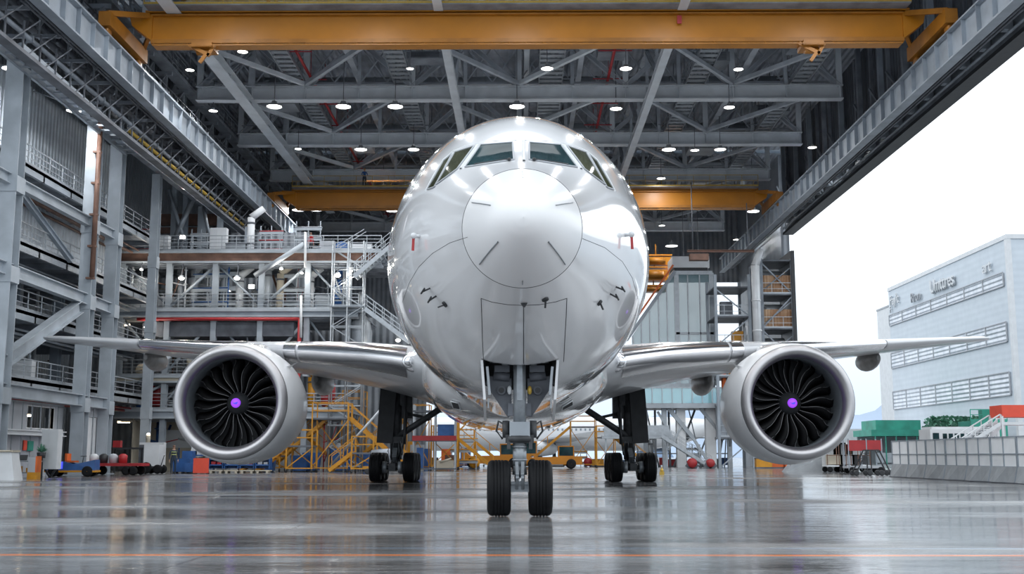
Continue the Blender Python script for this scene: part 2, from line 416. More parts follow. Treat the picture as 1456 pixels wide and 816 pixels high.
# catwalks hung between the trusses
for i, (x, w_, y0, y1) in enumerate(((2.2, 1.7, 70, 131), (-9.0, 1.3, 70, 131), (13.2, 1.4, 70, 131), (-17.0, 1.2, 70, 131), (21.0, 1.2, 70, 112))):
    T = thing('roof_catwalk', 'roof catwalk with side rails running back, %s from the left' % ORD[sorted([2.2, -9.0, 13.2, -17.0, 21.0]).index(x)], 'catwalk', (x, y0, 29.2), 0, 'catwalks under the roof')
    L_ = y1-y0; b = MB()
    for k in range(int(L_/.9)): b.box(-w_/2, w_/2, k*.9, k*.9+.5, 0, .05)
    b.box(-w_/2-.05, -w_/2, 0, L_, -.12, .1); b.box(w_/2, w_/2+.05, 0, L_, -.12, .1); b.build('deck', galv, T)['kind'] = 'stuff'
    for s in (-1, 1): MB().rail([(s*w_/2, 0, .05), (s*w_/2, L_, .05)], 1.1, .03, 1.5, (.5,)).build('guardrail', galv, T)
    b = MB()
    for k in range(int(L_/6)): b.beam((-w_/2, k*6+1, .1), (-w_/2, k*6+1, 3.9), .06, .06); b.beam((w_/2, k*6+1, .1), (w_/2, k*6+1, 3.9), .06, .06)
    b.build('hangers', steel_m, T)['kind'] = 'stuff'
# ducts and sprinkler pipes under the deck
dn = 0
for yy, z, r, m_, nm in ((78, 31.3, .5, duct, 'duct'), (88, 31.2, .45, duct, 'duct'), (100.5, 31.0, .5, duct, 'duct'), (113, 31.2, .5, duct, 'duct'), (126, 31.0, .5, duct, 'duct')):
    b = MB().tube((-22, 0, 0), (22, 0, 0), r, 14)
    for x in range(-21, 22, 3): b.tube((x, 0, 0), (x+.15, 0, 0), r*1.08, 14)
    b.beam((-18, 0, r), (-18, 0, 1.5), .06, .06); b.beam((0, 0, r), (0, 0, 1.5), .06, .06); b.beam((18, 0, r), (18, 0, 1.5), .06, .06)
    o = b.build('air_duct', m_); o.location = (0, yy, z)
    tag(o, 'round grey air duct across the roof, %s back from the front crane' % ORD[dn], 'duct', 'round ducts under the roof deck'); dn += 1
for i, (x, m_) in enumerate(((-16, redm), (-9, steel_m), (2.5, steel_m), (6.6, redm), (13, steel_m), (20.5, steel_m), (-23, steel_m))):
    b = MB().tube((0, 0, 0), (0, 75, 0), .11, 8)
    for yv in range(4, 75, 6): b.beam((0, yv, 0), (0, yv, 3.2), .04, .04); b.beam((-1.2, yv, -.2), (1.2, yv, -.2), .07, .07)
    o = b.build('sprinkler_pipe', m_); o.location = (x, 60, 29.6)
    tag(o, '%s sprinkler pipe running back under the roof, %s from the left' % ('dull red' if m_ is redm else 'grey', ORD[[ -23, -16, -9, 2.5, 6.6, 13, 20.5].index(x)]), 'pipe', 'sprinkler pipes under the roof')
# roof equipment boxes and panels hung among trusses (air handlers)
rr = random.Random(3)
hn = 0
spots = [(-17, 77), (-7, 79), (6.5, 78), (14, 80), (20, 77), (-20, 90), (-9.5, 91), (2, 90), (12.5, 89), (21, 92), (-15, 103), (5, 102), (17, 104), (-6, 115), (10, 116), (19, 117), (-12, 127), (3, 128), (15, 129)]
for x, yy in spots:
    w_, d_, h_ = rr.uniform(1.6, 3.2), rr.uniform(1.5, 2.6), rr.uniform(.5, 1.0)
    U = thing('roof_air_handler', None, 'air handler', (x, yy, 29.7))
    tag(U, 'grey air unit hung in the %s roof bay back, %s from the left' % (ORD[int((yy-70)//12.5)], ORD[sum(1 for s in spots if s[0] < x and abs(s[1]-yy) < 5)]), None, 'air units hung in the roof')
    MB().cbox((0, 0, h_/2), (w_, d_, h_)).build('casing', rr.choice([greyp, duct, whitep, steel_m]), U)
    g_ = MB()
    for j in range(5): g_.cbox((0, -d_/2-.02, .12+j*h_/6), (w_*.8, .03, .05))
    g_.build('grille', steel_d, U)
    h2 = MB()
    for sx_ in (-1, 1):
        for sy_ in (-1, 1): h2.beam((sx_*w_*.45, sy_*d_*.45, h_), (sx_*w_*.45, sy_*d_*.45, 3.2), .05, .05)
    h2.build('hanger', steel_m, U); hn += 1

# ------------------------------------------------------------------ crane runways
def runway(x, side, label):
    T = thing('crane_runway', label, 'runway girder', (x, 40, 24), 0, 'crane runway girders')
    L_ = 95
    b = MB().ibeam((0, 0, 0), (0, L_, 0), .62, 1.75, .10, .05)
    b.build('web_girder', steel, T)
    st = MB()
    for i in range(int(L_/2.0)):
        st.box(-.27, .27, i*2+.9, i*2+.95, -.77, .77)
    st.build('stiffener', steel, T)['kind'] = 'stuff'
    MB().box(-.06, .06, 0, L_, .875, 1.02).build('rail', steel_d, T)
    # catwalk beside the girder
    o = -side
    cw = MB(); cw.box(min(-side*.5, -side*1.6) if False else min(side*.45, side*1.7), max(side*.45, side*1.7), 0, L_, .75, .85)
    for i in range(int(L_/2.5)): cw.box(min(side*.3, side*1.7), max(side*.3, side*1.7), i*2.5, i*2.5+.1, .3, .75)
    cw.build('catwalk', steel_d, T)
    MB().rail([(side*1.65, 0, .85), (side*1.65, L_, .85)], 1.15, .035, 2.0, (.4, .75)).build('guardrail', steel_m, T)
    cb = MB()
    for j, (dx, dz) in enumerate(((.75, .25), (.95, .15), (1.15, .3), (1.4, .1), (.7, -.25), (1.0, -.35), (1.3, -.3))):
        cb.tube((side*dx, 0, dz), (side*dx, L_, dz), .07, 6)
    cb.build('cable_conduit', steel_d, T)
    return T
runway(-23.7, -1, 'left crane runway girder with panelled web, receding above the wing')
runway(24.3, 1, 'right crane runway girder beside the open side, with bright lower flange')
# dark pipes and trays left of the left runway, under the eaves
trs = [(-25.9, 24.9, .16, steel_d), (-26.3, 25.6, .12, steel_d), (-26.8, 26.3, .2, steel_d), (-25.9, 27.1, .15, steel_d), (-27.4, 24.2, .14, steel_d), (-27.9, 25.2, .2, steel_d), (-28.4, 26.2, .16, steel_d), (-25.2, 22.3, .13, steel_m), (-25.6, 21.5, .18, steel_d), (-24.6, 26.0, .12, steel_d)]
for i, (x, z, r, m_) in enumerate(trs):
    b = MB().tube((0, 0, 0), (0, 90, 0), r, 8)
    for yv in range(0, 90, 5): b.cbox((0, yv+1, 0), (r*2.8, .12, r*2.8))
    o = b.build('service_pipe', m_); o.location = (x, 44, z)
    tag(o, 'dark service pipe running back beside the left runway, %s of ten from the bottom left' % ORD[i], 'pipe', 'dark pipes beside the left runway')
b = MB()
for yv in range(44, 134, 4):
    b.beam((-28.9, yv, 27.8), (-24.6, yv, 27.8), .2, .3); b.beam((-28.9, yv, 24.4), (-25.0, yv, 24.4), .16, .2)
    b.beam((-25, yv, 24.4), (-25, yv, 27.8), .14, .14); b.beam((-25, yv, 27.8), (-28.9, yv+2, 24.4), .1, .1)
    b.beam((-25, yv, 24.4), (-25, yv+4, 27.8), .1, .1); b.beam((-27, yv, 24.4), (-27, yv, 27.8), .1, .1)
tag(b.build('pipe_gallery', steel_m), 'dark steel pipe gallery frame above the left columns', 'gallery')
b = MB()
b.box(-25.0, -24.4, 50, 134, 20.7, 20.9)
for yv in range(50, 134, 2): b.beam((-25.1, yv, 20.9), (-25.1, yv, 22.9), .08, .08); b.beam((-25.1, yv, 20.9), (-24.3, yv+2, 22.9), .06, .06)
tag(b.build('cable_tray', steel_d), 'thin dark cable tray hung below the left runway girder', 'cable tray')

T = thing('crane_gallery', 'dark lattice gallery with railings above the left runway girder', 'gallery', (-25.3, 48, 25.6))
b = MB().box(-.6, .5, 0, 84, -.1, 0)
for k in range(34): b.beam((-.5, k*2.5, 0), (-.5, k*2.5, 7.2), .14, .14); b.beam((-.5, k*2.5, 0), (-.5, k*2.5+2.5, 3.0), .09, .09); b.beam((-.5, k*2.5+2.5, 3.0), (-.5, k*2.5, 6.0), .08, .08)
b.build('frame', steel_m, T)
MB().rail([(.45, 0, 0), (.45, 84, 0)], 1.15, .035, 1.25, (.4, .75)).build('guardrail', steel_d, T)
MB().rail([(.4, 0, 3.0), (.4, 84, 3.0)], 1.15, .035, 1.25, (.4, .75)).box(-.5, .4, 0, 84, 2.9, 3.0).build('upper_walkway', steel_m, T)
b = MB()
for dx, dz, r in ((-.3, 4.4, .12), (0, 4.9, .09), (.3, 5.4, .14), (-.2, 6.0, .08)): b.tube((dx, 0, dz), (dx, 84, dz), r, 7)
b.build('pipe_run', steel_m, T)
o = MB().tube((0, 0, 0), (0, 62, 0), .12, 8).build('gas_pipe', yelbrass); o.location = (-25.3, 70, 21.9); tag(o, 'dull yellow pipe running back under the left runway girder', 'pipe')
o = MB().tube((0, 0, 0), (0, 62, 0), .10, 8).build('bright_conduit', chrome); o.location = (-25.6, 70, 21.2); tag(o, 'shiny conduit running back below the yellow pipe', 'pipe')
# ------------------------------------------------------------------ right side header over the opening
T = thing('door_header', 'deep grey door header beam with dark lower edge along the open right side', 'header', (26.2, 24, 23.7))
MB().box(.7, 1.35, 0, 89, .0, 2.0).build('fascia_beam', steel_m, T)
MB().box(.45, 1.5, 0, 89, -.25, 0).build('weather_seal', darkm, T)
b = MB()
for j, (dx, dz, r) in enumerate(((.45, .35, .10), (.3, .8, .07), (.5, 1.2, .12), (.2, 1.6, .06))): b.tube((dx, 0, dz), (dx, 89, dz), r, 7)
for yv in range(2, 89, 3): b.cbox((.35, yv, .7), (.5, .5, .5))
b.build('door_track', steel, T)
b = MB()
for yv in range(0, 89, 4):
    b.beam((-1.2, yv, 1.9), (1.0, yv, 1.9), .18, .22); b.beam((.9, yv, 1.9), (.9, yv, 9.3), .3, .3)
    b.beam((.7, yv, 2.0), (.7, yv+4, 5.5), .14, .14)
b.build('frame', steel_m, T)
MB().rail([(-.1, 0, 2.0), (-.1, 89, 2.0)], 1.1, .035, 2.0, (.5,)).build('guardrail', steel_m, T)
# posts of header wall inside
hp = MB()
for k in range(9):
    yy = 70+k*5.2
    o = MB().beam((26.6, yy, 25.7), (26.6, yy, 33), .35, .4).build('wall_post', steel_m if k % 2 else steel)
    tag(o, 'grey post standing against the dark right header wall, %s from the front' % ORD[k], 'post', 'posts on the right header wall')

# ------------------------------------------------------------------ overhead cranes
def crane(yy, zb, hh, label, ww):
    T = thing('bridge_crane', label, 'crane', (0.3, yy, zb), 0, 'orange overhead cranes')
    h = hh
    b = MB().box(-22.2, 22.2, -.55, .55, 0, .22); b.box(-22.2, 22.2, -.38, -.32, .22, h-.12); b.box(-22.2, 22.2, .32, .38, .22, h-.12); b.box(-22.6, 22.6, -.6, .6, h-.12, h)
    for s in (-1, 1):
        b.add([(s*22.2, -.5, .22), (s*22.2, .5, .22), (s*22.2, .5, h-.2), (s*22.2, -.5, h-.2), (s*23.4, -.5, h-.9), (s*23.4, .5, h-.9), (s*23.6, .5, h-.1), (s*23.6, -.5, h-.1)],
              [(0, 1, 2, 3), (4, 5, 6, 7), (0, 1, 5, 4), (2, 3, 7, 6), (1, 2, 6, 5), (0, 3, 7, 4)])
    b.build('girder', cranem, T)
    MB().box(-22.2, 22.2, -.62, -.56, .02, .26).box(-22.2, 22.2, -.64, -.40, h-.32, h-.24).build('edge_trim', craned, T)
    for s in (-1, 1):
        e = MB().box(s*24-.35, s*24+.35, -3.2, 3.2, .1, .95)
        for yv in (-2.6, 2.6): e.lathe([(-.12, .01), (-.12, .34), (.12, .34), (.12, .01)], (s*24, yv, .0), 'X', 16)
        e.beam((s*23.9, -3.0, .9), (s*22.4, -.5, h-.3), .22, .3); e.beam((s*23.9, 3.0, .9), (s*22.4, .5, h-.3), .22, .3)
        e.build('end_carriage', craned, T)
    MB().box(-22.4, 22.4, -1.5, -.6, h-.05, h+.02).build('walkway', steel_m, T)
    MB().rail([(-22.4, -1.48, h), (22.4, -1.48, h)], 1.1, .025, 1.55, (.55,)).build('guardrail', yelbrass, T)
    MB().rail([(-22.4, .6, h), (22.4, .6, h)], 1.1, .025, 1.55, (.55,)).build('guardrail', yelbrass, T)
    f = MB().beam((-22, -.9, -.22), (22, -.9, -.22), .05, .06)
    for i in range(45): f.beam((-22+i, -.9, -.22), (-22+i, -.5, .1), .03, .03)
    f.build('festoon_track', craned, T)
    return T
C1 = crane(64, 25.25, 2.05, 'front orange bridge crane spanning the top of the picture', 24)
C2 = crane(107, 24.85, 1.9, 'far orange bridge crane half hidden behind the cockpit', 24)
for T, x, nm in ((C1, 16.9, 'C1'), (C1, -19.0, 'b'), (C2, -7.0, 'c')):
    b = MB().box(x-.7, x+.5, -.9, .6, -.3, -.0); b.beam((x-.9, -.6, -.1), (x+.3, -.6, -.75), .1, .22); b.beam((x+.6, -.6, -.1), (x+.2, -.6, -.8), .1, .2)
    b.tube((x-.5, -.3, -.45), (x+.3, -.3, -.45), .2, 12); b.beam((x+.1, -.6, -.7), (x-.25, -.6, -1.2), .12, .2)
    b.build('hoist', craned, T)
for x in (-20.3, 13.6, 14.5):
    MB().cbox((x, -1.2, 3.0), (.5, .4, 1.0)).cbox((x, -1.2, 3.6), (.6, .5, .15)).build('control_cabinet', orange if x > 0 else redm, C1)
MB().box(-.02+8.9, 9.15, -.68, -.62, 1.1, 1.6).build('warning_plate', redm, C1)

# ------------------------------------------------------------------ lamps
lampproto = None
def highbay(px, py, big, label, grp, z=27.0, power=LAMP_W):
    global lampproto
    P = atz(px, py, z)
    if lampproto is None:
        T = thing('high_bay_lamp', label, 'lamp', P, 0, grp)
        MB().lathe([(.45, .05), (.42, .18), (.2, .24), (.14, .5), (0, .56)], axis='Z', n=20).build('reflector', greyp, T)
        MB().lathe([(.02, .01), (.0, .30), (.05, .52)], axis='Z', n=20).build('diffuser', lampm, T)
        ld = bpy.data.lights.new('lamp_light', 'AREA'); ld.shape = 'DISK'; ld.size = .55; ld.energy = power; ld.color = (.96, .98, 1.0)
        lo = bpy.data.objects.new('lamp_light', ld); COL.objects.link(lo); lo.parent = T; lo.location = (0, 0, -.06)
        lampproto = T
    else:
        T = dup(lampproto, P, None, label, grp)
    big *= .78; T.scale = (big, big, big)
    MB().tube((0, 0, .42), (0, 0, (33.1-P.z)/big), .03/big, 6).build('hanger_rod', steel_d, T)
    return T
rows = [('in the front row below the foremost truss', 27.0, [(270, 100, .7), (345, 74, .8), (583, 98, .6), (778, 98, 1), (890, 98, 1), (1050, 99, .8)]),
        ('in the row level with the cockpit crown', 27.0, [(303, 158, .8), (390, 152, 1.4), (488, 152, 1.4), (562, 152, 1.4), (735, 152, 1.4), (876, 155, 1.1), (1037, 153, 1.0)]),
        ('in the row just above the cockpit side windows', 27.0, [(513, 213, 1.3), (588, 213, 1.2), (951, 213, 1.4), (988, 214, .9), (1024, 213, 1.2), (1155, 210, .9), (424, 212, .7)]),
        ('in the row at the level of the far crane top', 27.0, [(545, 268, 1.3), (940, 254, 1.0), (1071, 301, 1.6)]),
        ('in the rear row beneath the far crane', 26.0, [(424, 299, 1.5), (449, 299, 1.5), (558, 300, 1.6), (955, 350, 1.8), (941, 321, .8), (1047, 341, .9)]),
        ('in the rearmost row by the back wall', 22.5, [(972, 374, 1.3), (993, 370, 1.3)])]
for rn, z, ls in rows:
    ls = sorted(ls)
    for i, (px, py, bg_) in enumerate(ls):
        highbay(px, py, bg_*.95, 'high-bay lamp, %s from left, %s' % (ORD[i], rn), 'high-bay lamps '+rn, z)
# lamps over the aircraft itself, nearer than the frame shows
for j, yy in enumerate((47, 58)):
    for i, x in enumerate((-18, -9, 0, 9, 18)):
        T = dup(lampproto, (x, yy, 27), None, 'high-bay lamp above the aircraft, %s from the left in the %s row' % (ORD[i], ORD[j]), 'high-bay lamps over the aircraft'); T.scale = (1, 1, 1); MB().tube((0, 0, .42), (0, 0, 6.1), .03, 6).build('hanger_rod', steel_d, T)
for i, (px, py) in enumerate(((105, 158), (14, 98))):
    P = at(px, py, 66-4*i)
    T = dup(lampproto, P, None, ['glowing lamp between the two big left columns', 'glowing lamp at far left beside the tall column top'][i], 'lamps among the left columns'); T.scale = (.8, .8, .8); MB().tube((0, 0, .42), (-1.2 if i else -3.2, 0, 1.6), .04, 6).build('hanger_rod', steel_d, T)
# ================================================================== AIRCRAFT
from mathutils.bvhtree import BVHTree
AX, AY, ATH = 0.03, 16.5, 0.0126
PL = thing('airliner', 'large glossy white twin-engine airliner standing nose-on in the hangar mouth', 'airplane', (AX, AY, 0), ATH)
PM = Matrix.Translation((AX, AY, 0)) @ Matrix.Rotation(ATH, 4, 'Z'); PMI = PM.inverted()
CAML = PMI @ Vector((0, 0, CAMH))
#        s     w     top   bot   zc
PROF = [(0.00, .004, 4.705, 4.695, 4.70), (.02, .12, 4.83, 4.58, 4.70), (.06, .20, 4.92, 4.50, 4.71), (.13, .295, 5.01, 4.42, 4.72), (.25, .40, 5.12, 4.33, 4.74), (.45, .53, 5.26, 4.22, 4.76),
        (.75, .68, 5.43, 4.10, 4.79), (1.15, .84, 5.64, 3.98, 4.82), (1.6, .985, 5.86, 3.87, 4.86), (2.2, 1.20, 6.15, 3.71, 4.92), (2.8, 1.44, 6.48, 3.55, 4.98), (3.3, 1.64, 6.83, 3.42, 5.03),
        (3.9, 1.87, 7.24, 3.27, 5.10), (4.6, 2.12, 7.62, 3.10, 5.18), (5.4, 2.37, 7.93, 2.93, 5.26), (6.4, 2.62, 8.20, 2.75, 5.34), (7.6, 2.84, 8.41, 2.58, 5.41), (9, 2.99, 8.54, 2.47, 5.46),
        (10.5, 3.07, 8.60, 2.41, 5.49), (12, 3.1, 8.62, 2.40, 5.5), (16, 3.1, 8.62, 2.4, 5.5), (50, 3.1, 8.62, 2.4, 5.5), (55, 2.95, 8.6, 2.9, 5.6), (61, 2.3, 8.45, 4.1, 6.1), (67, 1.3, 8.0, 5.6, 6.8), (71, .35, 7.5, 6.8, 7.15)]
def spl(tab, s):
    """Catmull-Rom through the table rows (monotone enough here)"""
    n = len(tab)
    for i in range(n-1):
        if s <= tab[i+1][0] or i == n-2: break
    a, b_ = tab[i], tab[i+1]; pm = tab[i-1] if i > 0 else a; pn = tab[i+2] if i+2 < n else b_
    h = b_[0]-a[0]; u = (s-a[0])/h; out = []
    for k in range(1, len(a)):
        m0 = (b_[k]-pm[k])/(b_[0]-pm[0])*h; m1 = (pn[k]-a[k])/(pn[0]-a[0])*h
        if i < 2: m0 = m1 = b_[k]-a[k]
        out.append((2*u**3-3*u**2+1)*a[k]+(u**3-2*u**2+u)*m0+(-2*u**3+3*u**2)*b_[k]+(u**3-u**2)*m1)
    return out
def fsec(s, ph):
    w, zt, zb, zc = spl(PROF, s); c_ = cos(ph)
    return Vector((w*sin(ph), s, zc+((zt-zc) if c_ > 0 else (zc-zb))*c_))
NS = 96
def ring(s): return [fsec(s, 2*pi*i/NS) for i in range(NS)]
nose_s = [0.0, .005, .02, .04, .08, .13, .2, .3, .42, .58, .76, .96, 1.18, 1.4, 1.55, 1.59, 1.6]
rad = MB().loft([ring(s) for s in nose_s]); RADO = rad.build('radome', radome_paint, PL)
ss = [1.6, 1.61, 1.65]+[1.6+.2*i for i in range(1, 53)]+[12.5, 14, 18, 24, 30, 36, 42, 48, 50, 52, 54, 56, 58, 60, 62, 64, 66, 68, 70, 71]
fm = MB().loft([ring(s) for s in ss], caps=True)
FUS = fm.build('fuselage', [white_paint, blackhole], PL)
BV = BVHTree.FromPolygons(rad.v+fm.v, rad.f+[tuple(i+len(rad.v) for i in f) for f in fm.f])
def cast(px, py, bv=None):
    d = (PMI.to_3x3() @ ray(px, py)).normalized()
    h, n, i, dist = (bv or BV).ray_cast(CAML, d)
    if h is None: return None, None
    if n.dot(d) > 0: n = -n
    return h, n
# nose gear bay cut out of the belly
h0, _ = cast(744.5, 519); h1, _ = cast(687, 514)
BX = abs(h1.x); BS = h0.y
print('BAY', BX, BS, h0, h1)
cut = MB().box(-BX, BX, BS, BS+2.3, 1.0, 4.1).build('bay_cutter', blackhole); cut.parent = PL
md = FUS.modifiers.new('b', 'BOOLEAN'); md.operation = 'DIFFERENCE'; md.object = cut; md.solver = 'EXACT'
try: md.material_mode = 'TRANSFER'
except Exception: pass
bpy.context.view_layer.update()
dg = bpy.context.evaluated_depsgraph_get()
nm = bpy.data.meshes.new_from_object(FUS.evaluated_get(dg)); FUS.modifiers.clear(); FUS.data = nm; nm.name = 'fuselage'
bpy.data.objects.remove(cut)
print('FUSMATS', [m_.name for m_ in nm.materials if m_], len(nm.polygons))

# seams
def seamline(pts, r=.007, sub=6, bv=None, parent=None, name='panel_seam', m_=seam, closed=False):
    out = []
    for a, b_ in zip(pts, pts[1:]):
        for k in range(sub):
            u = k/sub; h, n = cast(a[0]+(b_[0]-a[0])*u, a[1]+(b_[1]-a[1])*u, bv)
            if h is not None: out.append(h+n*r*.15)
    h, n = cast(*pts[-1], bv)
    if h is not None: out.append(h+n*r*.15)
    return MB().path(out, r, 5).build(name, m_, parent or PL)
MB().path([fsec(1.6, 2*pi*i/96) for i in range(96)], .0065, 5, closed=True).build('radome_seam', seam, PL)
for ph, a, b_ in ((0, .95, 1.5), (1.12, .5, 1.35), (-1.12, .5, 1.35), (2.30, .42, 1.4), (-2.30, .42, 1.4), (pi, 1.3, 1.45)):
    MB().path([fsec(a+(b_-a)*k/8, ph)*1.0+Vector((sin(ph)*.008, -.004, cos(ph)*.008)) for k in range(9)], .011 if abs(ph) > 2 and abs(ph) < 3 else .008, 5).build('lightning_strip', [duct if abs(ph) > .1 else greyp], RADO)
seamline([(665, 337), (640, 345), (615, 360), (595, 380), (582, 402), (572, 430)], .004)
seamline([(828, 339), (860, 352), (885, 372), (899, 395), (907, 425)], .004)
arc = [(684, 424), (700, 429.5), (722, 433), (744.5, 434), (767, 433), (790, 429), (806, 424)]
seamline(arc, .007); seamline([(684, 424), (685, 450), (686, 485), (687.5, 514)], .007); seamline([(806, 424), (805, 450), (803, 485), (801.5, 514)], .007)
seamline([(744.5, 434), (744.5, 517)], .008)
# cockpit windows: cast the right-hand panes, mirror for the left
def patch(q, n=10, lift=.012):
    g_ = []
    for i in range(n+1):
        for j in range(n+1):
            u, v = j/n, i/n
            px = (q[0][0]*(1-u)+q[1][0]*u)*(1-v)+(q[3][0]*(1-u)+q[2][0]*u)*v
            py = (q[0][1]*(1-u)+q[1][1]*u)*(1-v)+(q[3][1]*(1-u)+q[2][1]*u)*v
            h, nn = cast(px, py); g_.append(h+nn*lift)
    return g_
panes = [([(752.5, 203), (797, 206.5), (820, 238), (752.5, 227.5)], cockpit), ([(806, 208), (833, 217), (860, 263), (831, 241)], cockpit_s), ([(836, 218.5), (849, 230), (872, 270), (862.5, 266.5)], cockpit_s)]
for q, m_ in panes:
    n = 10; g_ = patch(q, n)
    for s in (1, -1):
        gg = [Vector((v.x*s, v.y, v.z)) for v in g_]
        mb = MB().add(gg, [(i*(n+1)+j, i*(n+1)+j+1, (i+1)*(n+1)+j+1, (i+1)*(n+1)+j) for i in range(n) for j in range(n)], smooth=True)
        o = mb.build('windshield_pane', m_, PL)
        edge = [gg[j] for j in range(n+1)]+[gg[(i)*(n+1)+n] for i in range(1, n+1)]+[gg[n*(n+1)+j] for j in range(n-1, -1, -1)]+[gg[i*(n+1)] for i in range(n-1, 0, -1)]
        MB().path(edge, .016, 6, closed=True).build('pane_frame', greyp, o)
# frame bars and raised brow around the windows
for s in (1, -1):
    def mir(pts): 
        out = []
        for a in pts:
            h, nn = cast(*a); out.append(Vector((h.x*s, h.y, h.z)))
        return out
    MB().path(mir([(801.5, 207), (826, 240.5)]), .035, 6).path(mir([(834.5, 217.7), (861.3, 265.5)]), .02, 6).build('window_mullion', whitep, PL)
    MB().path(mir([(747, 200), (775, 200.5), (801, 204), (818, 208), (835, 215), (849, 227), (862, 247), (875, 272)]), .014, 6).build('brow_trim', whitep, PL)
MB().path([cast(744.8, y)[0] for y in (200, 210, 220, 229)], .03, 6).build('centre_post', whitep, PL)
for s in (1, -1):
    a, an = cast(759, 229); b_, bn = cast(806, 235.5)
    f_ = lambda v, nn, l: Vector(((v+nn*l).x*s, (v+nn*l).y, (v+nn*l).z))
    MB().tube(f_(a, an, .04), f_(b_, bn, .035), .012, 6).ball(f_(a, an, .03), .035, 8).build('wiper', darkm, PL)
# probes and sensors
def probe(px, py, kind, s=1):
    h, n = cast(px, py); n = n.normalized(); t1 = Vector((0, -1, 0)); t1 = (t1-n*t1.dot(n)).normalized(); sd = n.cross(t1)
    b = MB()
    if kind == 'pitot':
        b.beam(h, h+n*.16, .06, .03); b.tube(h+n*.16-t1*.1, h+n*.16+t1*.22, .018, 8); return b.build('pitot_probe', darkm, PL)
    if kind == 'vane':
        b.tube(h, h+n*.03, .06, 12); b.beam(h+n*.03, h+n*.12+sd*.05-t1*.08, .03, .02); return b.build('angle_vane', darkm, PL)
    if kind == 'cover':
        b.tube(h, h+n*.10, .035, 8); b.ball(h+n*.12, .06, 8); o = b.build('probe_cover', whitep, PL)
        r = MB().beam(h+n*.12, h+n*.13-Vector((0, 0, .28)), .05, .012).beam(h+n*.1, h+n*.11-Vector((0, 0, .16))+sd*.1*s, .03, .01).build('streamer', redm, o); return o
    if kind == 'drain':
        b.add([h+n*.01-sd*.06, h+n*.01+sd*.06, h+n*.09+sd*.015, h+n*.09-sd*.015, h-t1*.08+n*.01], [(0, 1, 2, 3), (0, 4, 1), (3, 2, 4), (0, 3, 4), (1, 4, 2)]); return b.build('drain_mast', darkm, PL)
probe(597, 336, 'cover'); probe(889, 334, 'cover', -1)
for p_ in ((611, 410), (620, 421)): probe(*p_, 'pitot')
probe(633, 432, 'vane'); probe(852, 430, 'vane')
for p_ in ((876, 408), (868, 418)): probe(*p_, 'pitot')
probe(745, 430, 'drain'); probe(775, 425, 'vane').scale = (1, 1, 1)

# belly fairing
BF = [(18.5, 2.0, 4.6, 2.6, 4.0), (20, 2.8, 4.9, 2.38, 4.05), (22, 3.2, 5.1, 2.30, 4.1), (25, 3.42, 5.2, 2.26, 4.1), (30, 3.5, 5.2, 2.24, 4.1), (36, 3.5, 5.0, 2.26, 4.0), (40, 3.2, 4.6, 2.34, 3.8), (44, 2.2, 4.0, 2.6, 3.4), (46, 1.2, 3.4, 2.8, 3.1)]
def bsec(s, ph):
    w, zt, zb, zc = spl(BF, s); c_, s_ = cos(ph), sin(ph); e_ = .88
    f_ = lambda v: (abs(v)**e_)*(1 if v > 0 else -1)
    return Vector((w*f_(s_), s, zc+((zt-zc) if c_ > 0 else (zc-zb))*f_(c_)))
bf = MB().loft([[bsec(18.5+27.5*k/44, 2*pi*i/64) for i in range(64)] for k in range(45)], caps=True)
BELLY = bf.build('belly_fairing', white_paint, PL)
BVB = BVHTree.FromPolygons(bf.v, bf.f)
for q in ([(642, 569), (653, 572), (656, 581), (645, 578)], [(799, 577), (813, 568), (813.5, 574), (798, 582)]):
    hs = [cast(*a, BVB) for a in q]
    if all(h[0] is not None for h in hs):
        mb = MB().add([h+n*.05 for h, n in hs]+[h-n*.1 for h, n in hs], [(0, 1, 2, 3), (0, 4, 5, 1), (1, 5, 6, 2), (2, 6, 7, 3), (3, 7, 4, 0)])
        o = mb.build('air_inlet', darkm, BELLY)
        MB().path([h+n*.04 for h, n in hs], .025, 5, closed=True).build('inlet_rim', whitep, BELLY)

# wings ------------------------------------------------------------
def airfoil(n=22):
    pts = []
    for i in range(n+1):
        x = .5*(1-cos(pi*i/n)); yt = 5*(.2969*sqrt(x)-.126*x-.3516*x**2+.2843*x**3-.1015*x**4); pts.append((x, yt))
    up = [(x, yt*1.0+.03*sin(pi*x)) for x, yt in pts]; lo = [(x, -yt*.85+.02*sin(pi*x)) for x, yt in pts]
    return up[::-1]+lo[1:-1]
AF = airfoil()
#          x    LEs   LEz  chord t/c  drop
WG = [(2.0, 20.3, 4.05, 17.0, .13, .75), (3.1, 21.5, 4.22, 15.8, .125, .70), (4.2, 22.6, 4.5, 14.6, .12, .6), (5.6, 23.95, 4.78, 13.2, .118, .5), (7.6, 25.9, 5.08, 11.5, .112, .38), (9.86, 28.1, 5.36, 9.8, .108, .28),
      (13, 31.2, 5.76, 8.1, .10, .2), (17, 35.1, 6.28, 6.2, .10, .12), (21, 39.0, 6.82, 4.6, .095, .06), (24.6, 42.5, 7.30, 3.2, .09, .02), (25.7, 43.7, 7.45, 2.3, .085, 0), (26.2, 44.9, 7.5, .9, .08, 0)]
def wsec(row, side, tip=1.0):
    x, le, lz, ch, tc_, dr = row
    x = x if x < 18 else 18+(x-18)*tip
    return [Vector((side*x, le+ch*a, lz+tc_*ch*b_-dr*a)) for a, b_ in AF]
def wingz(x):
    for a, b_ in zip(WG, WG[1:]):
        if x <= b_[0]:
            u = (x-a[0])/(b_[0]-a[0]); return [a[k]+(b_[k]-a[k])*u for k in range(6)]
    return WG[-1]
ENG = {}
